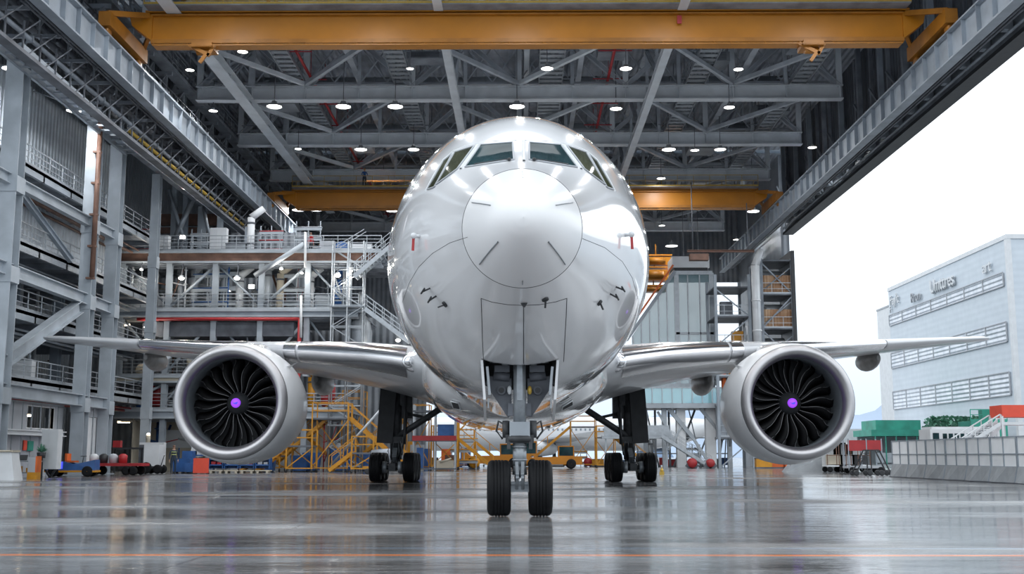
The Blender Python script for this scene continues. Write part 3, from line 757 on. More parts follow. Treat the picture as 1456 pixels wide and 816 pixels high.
for side in (-1, 1):
    tip = 1.0 if side > 0 else .93
    WNG = MB().loft([wsec(r, side, tip) for r in WG], caps=True).build('wing', grey_paint, PL)
    # polished leading edge slats: a shell round the nose of the section
    for x0, x1, nm_, mt in ((3.75, 8.3, 'slat', polished), (8.42, 9.0, 'slat', polished), (10.9, 17.3, 'slat', polished), (17.4, 25.3, 'slat', grey_paint)):
        rings = []
        for k in range(9):
            x = x0+(x1-x0)*k/8; r_ = wingz(x); x_, le, lz, ch, tc_, dr = r_
            xx = x if x < 18 else 18+(x-18)*tip
            pts = []
            f = min(.09, .75/ch)
            for i in range(17):
                u = (i/8-1); a = f*u*u; 
                yt = 5*(.2969*sqrt(a)-.126*a-.3516*a*a)
                bz = (yt+.03*sin(pi*a)) if u < 0 else (-yt*.85+.02*sin(pi*a))
                nx, nz = (-1+abs(u)), (1 if u < 0 else -1)*abs(u)
                pts.append(Vector((side*xx, le+ch*a+nx*.03, lz+tc_*ch*bz-dr*a+nz*.03)))
            rings.append(pts)
        MB().loft(rings, cyc=False).build(nm_, mt, WNG)
    # root landing light
    r_ = wingz(3.62); P = Vector((side*3.62, r_[1]-.10, r_[2]+.02))
    MB().lathe([(0, .01), (.0, .20), (.12, .24), (.3, .22)], P, 'Y', 20).ball(P+Vector((0, .02, 0)), .17, 12).build('landing_light', chrome, WNG)
    MB().lathe([(-.05, .01), (-.02, .30), (.08, .36), (.5, .36)], P+Vector((-.15*side, .12, 0)), 'Y', 20).build('light_housing', polished, WNG)
    # flap track fairings
    for x, rr_, l in ((8.9, .56, 4.4), (18.2, .50, 3.6)):
        r_ = wingz(x); te = r_[1]+r_[3]; z = r_[2]-r_[5]-.35
        rings = []
        for k in range(13):
            u = k/12; rad_ = rr_*(sin(pi*min(1, u*1.02+.02)))**.55
            rings.append([Vector((side*x+rad_*.8*cos(2*pi*i/20), te-l*.75+l*u, z+rad_*1.1*sin(2*pi*i/20))) for i in range(20)])
        MB().loft(rings, caps=True).build('flap_fairing', fairing_paint, WNG)
    # winglet light at the tip
    # engine nacelle
    ex, ey, ez = side*9.86, 22.5, 3.02
    c0 = (ex, ey, ez); NN = 72
    COWL = MB().lathe([(.24, 1.975), (.4, 2.03), (.8, 2.10), (1.4, 2.15), (2.2, 2.17), (3.2, 2.12), (4.3, 1.97), (5.3, 1.72), (5.9, 1.52), (5.88, 1.48), (5.0, 1.55), (4.0, 1.5)], c0, 'Y', NN).build('engine_nacelle', cowl_paint, PL)
    MB().lathe([(.24, 1.978), (.12, 1.93), (.04, 1.87), (0, 1.80), (.02, 1.73), (.08, 1.67), (.2, 1.605), (.36, 1.565)], c0, 'Y', NN).build('inlet_lip', lipmetal, COWL)
    MB().lathe([(.36, 1.565), (.5, 1.55), (.8, 1.555), (1.1, 1.59), (1.5, 1.62), (2.2, 1.62)], c0, 'Y', NN).build('inlet_duct', inletmat, COWL)
    MB().lathe([(1.95, .01), (1.95, 1.62)], c0, 'Y', NN).build('stator_disc', darkm, COWL)
    MB().lathe([(.236, 1.985), (.25, 1.992), (.262, 1.987)], c0, 'Y', NN).build('cowl_joint', seam, COWL)
    MB().lathe([(.98, .004), (1.0, .05), (1.06, .14), (1.18, .27), (1.34, .38), (1.5, .43), (1.7, .44)], c0, 'Y', 40).build('spinner', darkm, COWL)
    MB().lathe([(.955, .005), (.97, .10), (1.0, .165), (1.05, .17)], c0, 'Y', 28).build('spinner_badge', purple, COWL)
    sw = []
    for i in range(13):
        t_ = -2.4+i*.33; sw.append((ex+(.03+.05*sin(i))*0+.085*cos(t_), ey+.945, ez+.05*sin(t_)))
    b = MB()
    b.add([(ex-.11, ey+.945, ez+.03), (ex-.03, ey+.94, ez+.0), (ex+.10, ey+.945, ez+.045), (ex+.06, ey+.945, ez-.045), (ex-.03, ey+.94, ez-.04)], [(0, 1, 4), (1, 2, 3, 4)])
    b.build('badge_mark', bluebadge, COWL)
    bl_ = None
    for kb in range(20):
        if bl_ is None:
            b = MB(); rows_ = []; led = []
            for k in range(15):
                t_ = k/14; r = .40+t_*1.19
                sw_ = -.17*sin(pi*min(1, t_*1.1))-.10*t_*t_
                stag = radians(22+38*t_); ch = .42+.16*sin(pi*t_)
                yl = 1.34+.08*t_-.10*sin(pi*t_)
                lead = (r*sin(sw_), yl, r*cos(sw_)); a2 = sw_+ch*sin(stag)/r*.72
                trail = (r*sin(a2), yl+ch*cos(stag), r*cos(a2)); am = (sw_+a2)/2+.02
                midp = (r*sin(am), yl+ch*cos(stag)*.45, r*cos(am))
                rows_.append([Vector(lead), Vector(midp), Vector(trail), Vector(trail)+Vector((-.012, 0, 0)), Vector(midp)+Vector((-.03, .02, 0)), Vector(lead)+Vector((-.008, .012, 0))])
                led.append(Vector(lead)+Vector((0, -.006, 0)))
            b.loft(rows_, 0, caps=True); b.path(led, .0085, 5, 1)
            bl_ = b.build('fan_blade', [blademat, edgemat], COWL); o = bl_
        else:
            o = bl_.copy(); COL.objects.link(o); o.parent = COWL
        o.location = c0[0], c0[1], c0[2]; o.rotation_euler = (0, 2*pi*kb/20, 0)
    MB().lathe([(4.3, 1.1), (5.6, 1.0), (6.6, .78), (7.0, .7)], c0, 'Y', 40).lathe([(6.6, .5), (7.8, .05)], c0, 'Y', 32).build('exhaust_nozzle', gearsteel, COWL)
    # nacelle strake and access-door lines
    s1 = [Vector((ex-side*(2.16*sin(a))*1.0, ey+1.1+k*.4, ez+2.16*cos(a))) for k, a in ((0, .92), (1, .92), (2, .92))]
    MB().add([s1[0], s1[2], s1[2]+Vector((-side*.26, .1, .22)), s1[0]+Vector((-side*.02, .3, .02))], [(0, 1, 2, 3)]).build('nacelle_strake', white_paint, COWL)
    # pylon
    pr = []
    for yv, zb_, zt_, hw in ((1.6, 1.9, 2.16, .04), (2.2, 1.8, 2.24, .2), (3.2, 1.6, 2.32, .30), (5.0, 1.2, 2.45, .34), (7.5, .8, 2.55, .32), (10.5, 1.6, 2.3, .12), (12.0, 2.0, 2.15, .03)):
        ring_ = []
        for i in range(20):
            a = 2*pi*i/20; zc_ = (zb_+zt_)/2; ring_.append(Vector((ex+hw*sin(a), ey+yv, ez+zc_+(zt_-zb_)/2*(abs(cos(a))**.6)*(1 if cos(a) > 0 else -1))))
        pr.append(ring_)
    MB().loft(pr, caps=True).build('engine_pylon', white_paint, PL)

# tail (mostly hidden behind the fuselage)
def surf(name, secs, th):
    rings = []
    for x, y, z, ch, vert in secs:
        rings.append([Vector((x+(th*ch*b_ if vert else 0), y+ch*a, z+(0 if vert else th*ch*b_))) for a, b_ in AF])
    return MB().loft(rings, caps=True).build(name, white_paint, PL)
surf('tail_fin', [(0, 58.5, 8.2, 9, True), (0, 62.5, 12, 7, True), (0, 68.0, 17.8, 3.4, True)], .10)
for s in (-1, 1): surf('tailplane', [(s*1.2, 61.5, 7.0, 6.4, False), (s*10.4, 69.5, 8.1, 2.4, False)], .09)

# nose gear -------------------------------------------------------
GY = 5.95
def tyre(c, R, Wd, name, parent, grooves=4):
    h = Wd/2; pr = [(-h*.80, R*.46), (-h*.96, R*.60), (-h, R*.78), (-h*.93, R*.90), (-h*.78, R*.965)]
    k = grooves*2+1
    for i in range(grooves+1):
        a = -h*.66+(h*1.32)*i/(grooves+1); b_ = -h*.66+(h*1.32)*(i+1)/(grooves+1)
        pr += [(a+.006, R*(1-.02*abs(a/h)**2)), (b_-.006, R*(1-.02*abs(b_/h)**2))]
        if i < grooves: pr += [(b_-.005, R*.975), (b_+.005, R*.975)]
    pr += [(h*.78, R*.965), (h*.93, R*.90), (h, R*.78), (h*.96, R*.60), (h*.80, R*.46)]
    T_ = MB().lathe(pr, c, 'X', 48).build(name, rubber, parent)
    H = MB().lathe([(-h*.62, .01), (-h*.62, R*.2), (-h*.5, R*.42), (-h*.78, R*.475), (h*.78, R*.475), (h*.5, R*.42), (h*.62, R*.2), (h*.62, .01)], c, 'X', 32)
    for i in range(9):
        a = 2*pi*i/9
        for sg in (-1, 1): H.ball((c[0]+sg*h*.56, c[1]+R*.3*cos(a), c[2]+R*.3*sin(a)), R*.045, 6)
    H.build('wheel_hub', hubmat, T_ if False else parent)
    return T_
STR = MB()
STR.tube((0, GY, 1.70), (0, GY, 3.2), .125, 20); STR.tube((0, GY, .98), (0, GY, 1.42), .135, 20); STR.tube((0, GY, .80), (0, GY, .99), .145, 20, r2=.125)
STR.tube((0, GY, 1.33), (0, GY, 1.36), .16, 20); STR.tube((0, GY, 1.08), (0, GY, 1.10), .15, 20)
STR.box(-.055, .055, GY-.20, GY-.1, 2.25, 3.0)
NG = STR.build('nose_gear', gearsteel, PL)
MB().tube((0, GY, .52), (0, GY, .82), .10, 20).build('shock_piston', chrome, NG)
MB().box(-.2, .2, GY-.2, GY+.2, 1.55, 1.83).build('steering_block', steel_l, NG)
b = MB(); b.tube((0, GY, 1.45), (0, GY, 1.56), .27, 24); b.box(-.28, .28, GY-.12, GY+.12, 1.42, 1.58); b.tube((-.27, GY, 1.52), (-.27, GY, 1.86), .07, 10); b.tube((.27, GY, 1.52), (.27, GY, 1.86), .07, 10)
b.box(-.25, -.18, GY-.16, GY+.1, 1.3, 1.5); b.box(.18, .25, GY-.16, GY+.1, 1.3, 1.5)
b.build('steering_collar', geardark, NG)
for s in (-1, 1):
    MB().beam((s*.06, GY-.16, 1.02), (s*.05, GY-.42, .78), .06, .1).beam((s*.05, GY-.42, .78), (s*.06, GY-.14, .56), .06, .1).build('torque_link', gearsteel, NG)
    MB().path([(s*.3, GY, 1.78), (s*.42, GY+.05, 1.85), (s*.46, GY+.1, 1.66), (s*.34, GY+.05, 1.50)], .022, 6).build('tow_bracket', geardark, NG)
    b = MB()
    b.add([(s*.16, GY+.10, 1.95), (s*.16, GY+.10, 2.7), (s*.62, GY+.1, 2.75), (s*.68, GY+.1, 2.6), (s*.24, GY+.10, 1.93),
           (s*.16, GY+.18, 1.95), (s*.16, GY+.18, 2.7), (s*.62, GY+.18, 2.75), (s*.68, GY+.18, 2.6), (s*.24, GY+.18, 1.93)],
          [(0, 1, 2, 3, 4), (5, 6, 7, 8, 9), (0, 1, 6, 5), (1, 2, 7, 6), (2, 3, 8, 7), (3, 4, 9, 8), (4, 0, 5, 9)])
    b.tube((s*.36, GY+.0, 2.46), (s*.36, GY+.12, 2.46), .085, 16); b.tube((s*.2, GY+.04, 2.72), (s*.52, GY+.04, 2.76), .085, 12); b.box(min(s*.2, s*.5), max(s*.2, s*.5), GY-.05, GY+.1, 2.82, 2.95)
    b.box(min(s*.13, s*.23), max(s*.13, s*.23), GY-.02, GY+.12, 1.95, 2.2)
    b.build('side_brace', geardark if False else steel_d, NG)
    MB().tube((s*.36, GY-.02, 2.46), (s*.36, GY+.01, 2.46), .055, 14).build('brace_eye', darkm, NG)
    MB().ball((s*.20, GY-.02, 2.46), .06, 10, sc=(.8, .8, 1.5)).build('taxi_light', yelbrass if s > 0 else whitep, NG)
    # bay doors: long thin panels hanging open
    zt_ = 2.98; b = MB()
    b.add([(s*(BX+.0), BS-.02, 3.02), (s*(BX+.0), BS+2.3, 2.60), (s*(BX-.02), BS+2.3, 1.95), (s*(BX-.05), BS+1.2, 1.88), (s*(BX-.06), BS-.02, 2.25),
           (s*(BX+.05), BS-.02, 3.02), (s*(BX+.05), BS+2.3, 2.60), (s*(BX+.03), BS+2.3, 1.95), (s*(BX+.0), BS+1.2, 1.88), (s*(BX-.01), BS-.02, 2.25)],
          [(0, 1, 2, 3, 4), (9, 8, 7, 6, 5), (0, 5, 6, 1), (1, 6, 7, 2), (2, 7, 8, 3), (3, 8, 9, 4), (4, 9, 5, 0)])
    D = b.build('gear_bay_door', white_paint, PL)
    MB().beam((s*(BX-.08), BS+.1, 2.9), (s*(BX-.13), BS+.1, 2.35), .05, .06).beam((s*(BX-.1), BS+.4, 2.3), (s*(BX-.1), BS+.4, 2.1), .03, .05).build('door_hinge', galv, D)
b = MB()
for x in (-.5, -.25, .25, .5): b.box(x-.05, x+.05, BS+.5, BS+1.6, 3.2, 3.4); 
b.tube((-.6, BS+.9, 3.1), (.6, BS+.9, 3.1), .07, 10); b.tube((-.6, BS+1.4, 3.3), (.6, BS+1.4, 3.3), .05, 10)
b.tube((-.3, BS+.6, 3.3), (-.3, BS+1.9, 2.7), .06, 10); b.tube((.3, BS+.6, 3.3), (.3, BS+1.9, 2.7), .06, 10)
b.build('bay_fittings', gearsteel, NG)
MB().tube((-.5, GY, .545), (.5, GY, .545), .065, 14).box(-.18, .18, GY-.1, GY+.1, .47, .62).box(-.17, .17, GY-.2, GY+.05, .62, .67).build('axle', gearsteel, NG)
for s in (-1, 1): tyre((s*.405, GY, .545), .545, .465, 'tyre', NG)

# main gear
for s in (-1, 1):
    gx, gy = s*5.45, 36.6
    MG = MB().tube((gx, gy, 1.0), (gx, gy, 4.6), .27, 20).tube((gx, gy, .7), (gx, gy, 1.1), .22, 20).box(gx-.34, gx+.34, gy-.34, gy+.2, 1.75, 2.05).box(min(gx-s*.75, gx-s*.2), max(gx-s*.75, gx-s*.2), gy-.1, gy+.3, 2.9, 4.3).tube((gx-s*.42, gy-.3, 1.7), (gx-s*.42, gy-.3, 4.3), .07, 8).tube((gx-s*.3, gy-.34, 1.2), (gx-s*.55, gy-.34, 3.2), .045, 8).box(gx-.42, gx+.42, gy-.2, gy+.3, 3.5, 4.4).build('main_gear', geardark, PL)
    ix = -s
    b = MB().tube((gx, gy-.1, 2.0), (gx+ix*2.5, gy-.6, 3.6), .15, 12).tube((gx, gy+.3, 2.0), (gx+ix*2.2, gy+1.2, 3.5), .12, 12)
    b.tube((gx+ix*.2, gy, 3.2), (gx+ix*1.5, gy-.4, 2.9), .07, 10).tube((gx, gy, 2.1), (gx, gy+3.0, 3.8), .13, 12); b.ball((gx+ix*1.5, gy-.4, 2.9), .14, 8)
    b.build('side_strut', geardark, MG)
    b = MB().beam((gx, gy-1.75, .66), (gx, gy+1.75, .66), .3, .34)
    for k in (-1.47, 0, 1.47): b.tube((gx-.75, gy+k, .66), (gx+.75, gy+k, .66), .1, 12)
    b.build('bogie_beam', geardark, MG)
    b = MB().beam((gx, gy-.3, 1.5), (gx, gy-.75, 1.15), .2, .1).beam((gx, gy-.75, 1.15), (gx, gy-.35, .8), .18, .1)
    for q in (-.2, -.07, .12, .22): b.path([(gx+q, gy-.3, 1.9), (gx+q*1.6, gy-.5, 1.4), (gx+q*.8, gy-.45, .9), (gx+q*2, gy-1.4, .8)], .022, 6)
    for k in (-1.47,):
        for e_ in (-.36, .36): b.lathe([(-.1, .1), (-.1, .26), (.1, .26), (.1, .1)], (gx+e_, gy+k, .66), 'X', 16)
    b.build('torque_link', gearsteel, MG)
    for k in (-1.47, 0, 1.47):
        for e_ in (-1, 1): tyre((gx+e_*.76, gy+k+(0), .66), .66, .52, 'tyre', MG, 4)
    b = MB().beam((gx+s*.50, gy-.35, 1.75), (gx+s*.36, gy-.35, 4.3), .74, .08, up=(0, 1, 0)); b.beam((gx+s*.3, gy, 2.0), (gx+s*.6, gy, 2.1), .08, .08); b.beam((gx+s*.3, gy, 3.6), (gx+s*.6, gy, 3.7), .08, .08)
    b.build('gear_door', darkm, MG)
# ================================================================== LEFT SIDE FRAMES
def onx(px, py, X):
    d = ray(px, py); return Vector((0, 0, CAMH))+d*(X/d.x)
XW = -27.0
def col(y, x, top, w, d_, label, m=steel_l, grp='tall steel columns on the left side'):
    T = thing('steel_column', label, 'column', (x, y, 0), 0, grp)
    MB().ibeam((0, 0, 0), (0, 0, top), w, d_, .06, .05, up=(0, 1, 0)).build('shaft', m, T)
    b = MB().box(-w*.75, w*.75, -d_*.75, d_*.75, 0, .06)
    for z in (4.3, 10.6, 15.4): b.box(-w*.56, w*.56, -d_*.56, d_*.56, z-.5, z+.35)
    b.build('gusset_plate', m, T)
    return T
yA = onx(20, 204, XW).y; yB = onx(134, 230, XW).y; yC = onx(168, 230, XW).y
print('COLS', yA, yB, yC)
col(yA, XW, 23, .95, .9, 'massive light grey column nearest the left edge of the picture')
col(yB, XW, 23, .8, .8, 'light grey column right of the diagonal brace, with a brown pipe beside it')
col(yC, XW, 23, .8, .8, 'light grey column at the corner where the left docks begin')
col(yC+9, XW-.3, 22, .6, .6, 'grey column rising above the top dock deck, beside a red pipe')
col(yC+20, XW, 22, .6, .6, 'slimmer grey column further back above the top dock')
col(yC+31, XW, 21.5, .6, .6, 'farthest grey column beneath the left runway girder')
for k, yy in enumerate((57, 64, 71, 78)):
    col(yy, -32.5, 20, .6, .6, 'grey inner column behind the big left frames, %s from the front' % ORD[k], steel, 'inner columns of the left annex')
def lbeam(p, q, w, h, label, m=steel_l, cat='beam', name='frame_beam'):
    o = MB().ibeam(p, q, w, h, .06, .05).build(name, m); return tag(o, label, cat)
lbeam((XW, 50, 15.6), (XW, yC, 15.6), .4, .6, 'grey horizontal beam tying the left columns, mid height')
lbeam((XW, 50, 22.4), (XW, 134, 22.4), .6, .7, 'grey eaves beam along the tops of the left columns', steel_m)
lbeam((XW, 50, 10.9), (XW, yC, 10.7), .5, .7, 'light grey beam meeting the diagonal brace at its upper end')
lbeam((XW, 50, 4.6), (XW, yC, 4.5), .6, .7, 'light grey low beam over the ground-floor rooms')
lbeam((XW-.55, 50, 2.45), (XW-.55, yB-1, 2.45), .4, .3, 'pale lintel beam just above the ground-floor doors', whitep)
pB = onx(112, 436, XW); pA = onx(4, 514, XW)
o = MB().ibeam(pA, pB, .55, .75, .06, .05).build('diagonal_brace', steel_l); tag(o, 'thick light grey diagonal brace rising right from the left edge', 'brace')
o = MB().ibeam((XW-3.6, 54, 21.5), (XW-.6, yB-1.2, 13.0), .3, .35).build('diagonal_brace', steel); tag(o, 'thinner grey brace leaning between the first two left columns', 'brace')
# ladder-like eaves walkway between the first columns
b = MB(); ya, yb = 54, 73
b.beam((XW+.5, ya, 21.6), (XW+.5, yb, 21.2), .16, .3); b.beam((XW+1.8, ya, 21.6), (XW+1.8, yb, 21.2), .16, .3)
for k in range(20): b.beam((XW+.5, ya+k, 21.6-k*.02), (XW+1.8, ya+k, 21.6-k*.02), .12, .1)
tag(b.build('eaves_walkway', steel), 'ladder-like grey walkway between the first left column and the runway', 'walkway')
# brown riser pipe beside second column
b = MB().tube((XW+.5, yB-.6, 12), (XW+.5, yB-.6, 22), .16, 10)
for z in range(12, 22, 2): b.cbox((XW+.4, yB-.6, z), (.5, .3, .12))
tag(b.build('riser_pipe', rust), 'brown riser pipe clamped to the second big left column', 'pipe')
# annex floors behind the frames
for k, (z, nm) in enumerate(((5.4, 'lowest'), (9.2, 'second'), (13.0, 'third'), (17.5, 'top'))):
    T = thing('annex_floor', '%s floor deck behind the big left columns, with dark underside and rail' % nm, 'platform', (-33, 56, z), 0, 'annex floors behind the left frames')
    b = MB().box(-6.9, 5, 0, 29, -.15, .05)
    for i in range(8): b.box(-6.9, 5, i*4, i*4+.2, -.5, -.15)
    b.build('deck', steel_m, T)
    MB().box(4.8, 5.0, 0, 29, -.5, .1).build('edge_beam', steel_l if k % 2 else galv, T)
    MB().rail([(4.9, 0, .1), (4.9, 29, .1)], 1.1, .03, 1.8, (.4, .75)).build('guardrail', galv, T)
    b = MB()
    for i in range(4): b.tube((3.5-i*.5, 0, -.7-(i % 2)*.15), (3.5-i*.5, 29, -.7-(i % 2)*.15), .07+.03*(i % 2), 8)
    b.build('pipe_run', [redm, steel_l, duct, rust][k], T)
w = MB().box(-31.4, -31.2, 50, 84, 13.2, 24.4); struct('wall_left_inner', w, wall_clad)
# vertical services on annex wall
rr = random.Random(11); prev = None
for k in range(14):
    yy = 57+k*1.9; r = rr.choice([.08, .12, .2, .3]); m_ = rr.choice([galv, duct, steel_l, rust, whitep, redm if k in (4, 9) else steel_l])
    b = MB().tube((0, 0, .1), (0, 0, 20), r, 10)
    for z in range(2, 20, 3): b.cbox((-.1, 0, z), (.35, r*3, .1))
    o = b.build('vertical_pipe', m_); o.location = (-34.2-rr.uniform(0, 2.5), yy, 0)
    tag(o, 'vertical service pipe in the left annex, %s from the front' % ORD[k], 'pipe', 'vertical pipes in the left annex')
# ground floor room fronts, left
def roomfront(y0, y1, x, z1, label, win=None, door=None):
    T = thing('room_partition', label, 'partition', (x, y0, 0), 0, 'ground-floor room fronts')
    L_ = y1-y0; b = MB()
    segs = [(0, L_)]
    holes = [h for h in (win, door) if h]
    cur = 0
    for a, c_, z0_, z1_ in sorted(holes):
        b.box(-.08, .08, cur, a, 0, z1); b.box(-.08, .08, a, c_, z1_, z1)
        if z0_ > 0: b.box(-.08, .08, a, c_, 0, z0_)
        cur = c_
    b.box(-.08, .08, cur, L_, 0, z1); b.build('wall_panel', greyp, T)
    b = MB()
    for i in range(int(L_/1.2)+1): b.box(.06, .12, i*1.2-.03, i*1.2+.03, 0, z1)
    b.box(.06, .12, 0, L_, z1-.1, z1); b.build('panel_trim', galv, T)
    if door: a, c_, z0_, z1_ = door; D = MB().box(-.03, .04, a+.03, c_-.03, 0.02, z1_-.03).build('door', whitep, T); MB().cbox((.1, c_-.2, 1.05), (.08, .14, .03)).build('handle', steel_d, D)
    if win:
        a, c_, z0_, z1_ = win
        MB().box(-.1, .1, a-.06, c_+.06, z0_-.06, z0_).box(-.1, .1, a-.06, c_+.06, z1_, z1_+.06).box(-.1, .1, a-.06, a, z0_, z1_).box(-.1, .1, c_, c_+.06, z0_, z1_).build('window_frame', whitep, T)
    return T
roomfront(52, yB-.5, XW-.9, 4.2, 'grey ground-floor partition with strip window above the locker', (11.4, 15.0, 2.75, 3.95))
roomfront(yB+.6, yC-.4, XW-.4, 4.3, 'pale partition between the second and corner columns', None, (1.5, 3.2, 0, 3.6))
# cabinets and a lamp seen through the strip window
T = thing('filing_cabinet', 'beige cabinet seen through the strip window over the white door', 'cabinet', (XW-2.4, 65.0, 1.2))
MB().box(-.4, .4, -.8, .2, 0, 1.7).build('body', beige, T); MB().box(.4, .43, -.75, .15, .1, 1.6).build('door', beige, T); MB().box(-.4, .4, -.9, .3, -1.2, 0).build('plinth', steel_d, T)
T = thing('ceiling_light', 'warm ceiling light inside the strip window at far left', 'lamp', (XW-2.2, 66.0, 3.5))
MB().cbox((0, 0, 0), (.9, .5, .1)).build('tube', lampw, T); MB().cbox((0, 0, .1), (.95, .55, .08)).build('housing', greyp, T); MB().tube((0, 0, .1), (0, 0, 1.7), .02, 6).build('hanger', steel_d, T)

# ================================================================== MAINTENANCE DOCKS (left, behind the wing)
DY0, DY1 = 86.0, 97.0
DX0, DX1 = -33.5, -10.6
zt = lambda py: at(350, py, DY0).z
levels = [('lowest', zt(583), DX0+2.5, -13.5, .55), ('second', zt(535), DX0+2.5, -19.5, .4), ('third', zt(441), DX0, -12.6, .45), ('top', zt(358), DX0, -10.9, .8)]
print('LEV', levels)
cols_x = [-31.0, -27.4, -23.8, -20.2, -16.6, -13.4]
dockT = {}
for nm, z, x0, x1, eh in levels:
    T = thing('maintenance_dock', {'lowest': 'lowest dock deck, grey, above the ground-floor bays on the left', 'second': 'second dock deck with cream edge, just below the left wing', 'third': 'third dock deck with red pipe under its edge, above the left wing', 'top': 'top dock deck with brown edge beam and long white railing'}[nm], 'platform', (0, DY0, z), 0, 'maintenance dock levels')
    dockT[nm] = T
    b = MB().box(x0, x1, 0, DY1-DY0, -.12, 0)
    for i in range(7): b.box(x0, x1, 1+i*1.5, 1.15+i*1.5, -.45, -.12)
    b.build('deck', steel_m, T)
    e = MB().box(x0, x1, -.16, 0, -eh*.62, -eh*.38); e = None
    MB().box(x0, x1, -.10, -.02, -eh, -.02).build('edge_web', {'top': rust, 'third': steel, 'second': beige, 'lowest': steel}[nm], T)
    MB().box(x0, x1, -.28, -.02, -.12, .06).box(x0, x1, -.28, -.02, -eh-.1, -eh+.04).build('edge_beam', steel_l, T)
    MB().rail([(x0, -.1, .06), (x1, -.1, .06)], 1.2, .03, 1.15, (.35, .65, .92)).build('guardrail', galv, T)
    b = MB(); prevz = {'lowest': 0, 'second': levels[0][1], 'third': levels[1][1], 'top': levels[2][1]}[nm]-z
    for x in cols_x:
        if x0 < x < x1:
            pc = MB().ibeam((x, .25, -eh), (x, .25, prevz), .42, .42, .04, .04, up=(0, 1, 0)); pc.build('support_column', steel_l if nm != 'lowest' else steel, T)
    rr = random.Random(len(nm))
    for i in range(len(cols_x)-1):
        xa, xb = cols_x[i], cols_x[i+1]
        if xb < x1 and (i+len(nm)) % 2 == 0 and nm != 'lowest':
            MB().tube((xa, .5, prevz+.3), (xb, .5, -eh-.1), .12, 10).build('brace', steel_l, T)
        elif xb < x1 and nm in ('third', 'top'):
            MB().tube((xa, .6, -eh-.1), (xb, .6, prevz+.3), .09, 8).build('brace', steel, T)
    b = MB()
    for j in range(5):
        b.tube((x0, .3+j*.35, -eh-.12-.1*(j % 2)), (x1, .3+j*.35, -eh-.12-.1*(j % 2)), .06+.04*(j % 3 == 0), 8)
    b.build('pipe_run', steel_m, T)
MB().tube((-29.5, -.5, -.75), (-17.0, -.5, -.75), .13, 12).tube((-17.0, -.5, -.75), (-17.0, -.5, -9.2), .15, 12).build('fire_main', redm, dockT['third'])
# dark box put beneath the third level to draw its deep shade band
MB().box(-29.3, -17.6, .2, 8, -2.0, -.9).build('shade_band_box', steel_d, dockT['third'])
# back wall of docks
w = MB().box(-40, -19, 99, 99.3, 0, 21).box(-19, -10, 99, 99.3, 0, 13.3); struct('wall_dock_rear', w, back_clad)
# staircases of the docks
def stair(p, q, w, label, m=galv, name='dock_stair', n=None):
    p, q = Vector(p), Vector(q); T = thing(name, label, 'stairs', p)
    d = q-p; hd = Vector((d.x, d.y, 0)).normalized(); sd = Vector((-hd.y, hd.x, 0))*w/2
    st = MB(); st.beam(sd, d+sd, .06, .32); st.beam(-sd, d-sd, .06, .32); st.build('stringer', m, T)
    n = n or max(3, int(abs(d.z)/.22)); b = MB()
    for i in range(n):
        c_ = d*((i+.5)/n); b.add([c_+sd-hd*.14, c_+sd+hd*.14, c_-sd+hd*.14, c_-sd-hd*.14, c_+sd-hd*.14-Vector((0, 0, .04)), c_+sd+hd*.14-Vector((0, 0, .04)), c_-sd+hd*.14-Vector((0, 0, .04)), c_-sd-hd*.14-Vector((0, 0, .04))], [(0, 1, 2, 3), (7, 6, 5, 4), (0, 4, 5, 1), (1, 5, 6, 2), (2, 6, 7, 3), (3, 7, 4, 0)])
    b.build('tread', m, T)
    for s in (1, -1):
        r = MB(); U = Vector((0, 0, 1))
        for k in range(0, 6):
            P = sd*s+d*(k/5); r.beam(P, P+U*1.1, .05, .05)
        for h in (.4, .75, 1.1): r.beam(sd*s+U*h, sd*s+d+U*h, .045, .045)
        r.build('handrail', m, T)
    return T
zl = {n_: z for n_, z, *_ in levels}
stair(at(520, 440, 85), at(582, 486, 85), 1.2, 'galvanised stairs descending right from the third dock to behind the fuselage')
stair(at(505, 395, 85.2), at(556, 352, 85.2), 1.2, 'galvanised stairs rising right to the top dock deck, near the fuselage')
T = thing('access_tower', 'pale scaffold-like access tower at the right end of the docks', 'scaffold', (-13.3, 84.8, 0))
b = MB()
for x in (-1.2, 0, 1.2):
    for y in (0, 1): b.tube((x, y, 0), (x, y, 17.5), .06, 6)
b.build('upright', galv, T)
b = MB()
for i in range(12):
    z = .4+i*1.5
    for y in (0, 1): b.beam((-1.2, y, z), (1.2, y, z), .06, .06); b.beam((-1.2 if i % 2 else 1.2, y, z), (1.2 if i % 2 else -1.2, y, z+1.5), .05, .05)
b.build('ledger', galv, T)
b = MB()
for z in (3.4, 7.9, 12.4): b.box(-1.3, 1.3, -.1, 1.1, z, z+.08)
b.build('deck', steel_l, T)
# curved ventilation hood + white tank near the stairs (above the wing)
T = thing('extraction_hood', 'shiny grey rounded extraction hood under the dock stairs', 'hood', at(512, 470, 87))
MB().lathe([(-1.0, .9), (-.2, .95), (.6, .8), (1.1, .5), (1.3, .15)], axis='Z', n=24).build('hood', duct, T)
MB().tube((0, 0, 1.2), (0, 0, 3.0), .2, 12).build('flue', duct, T)
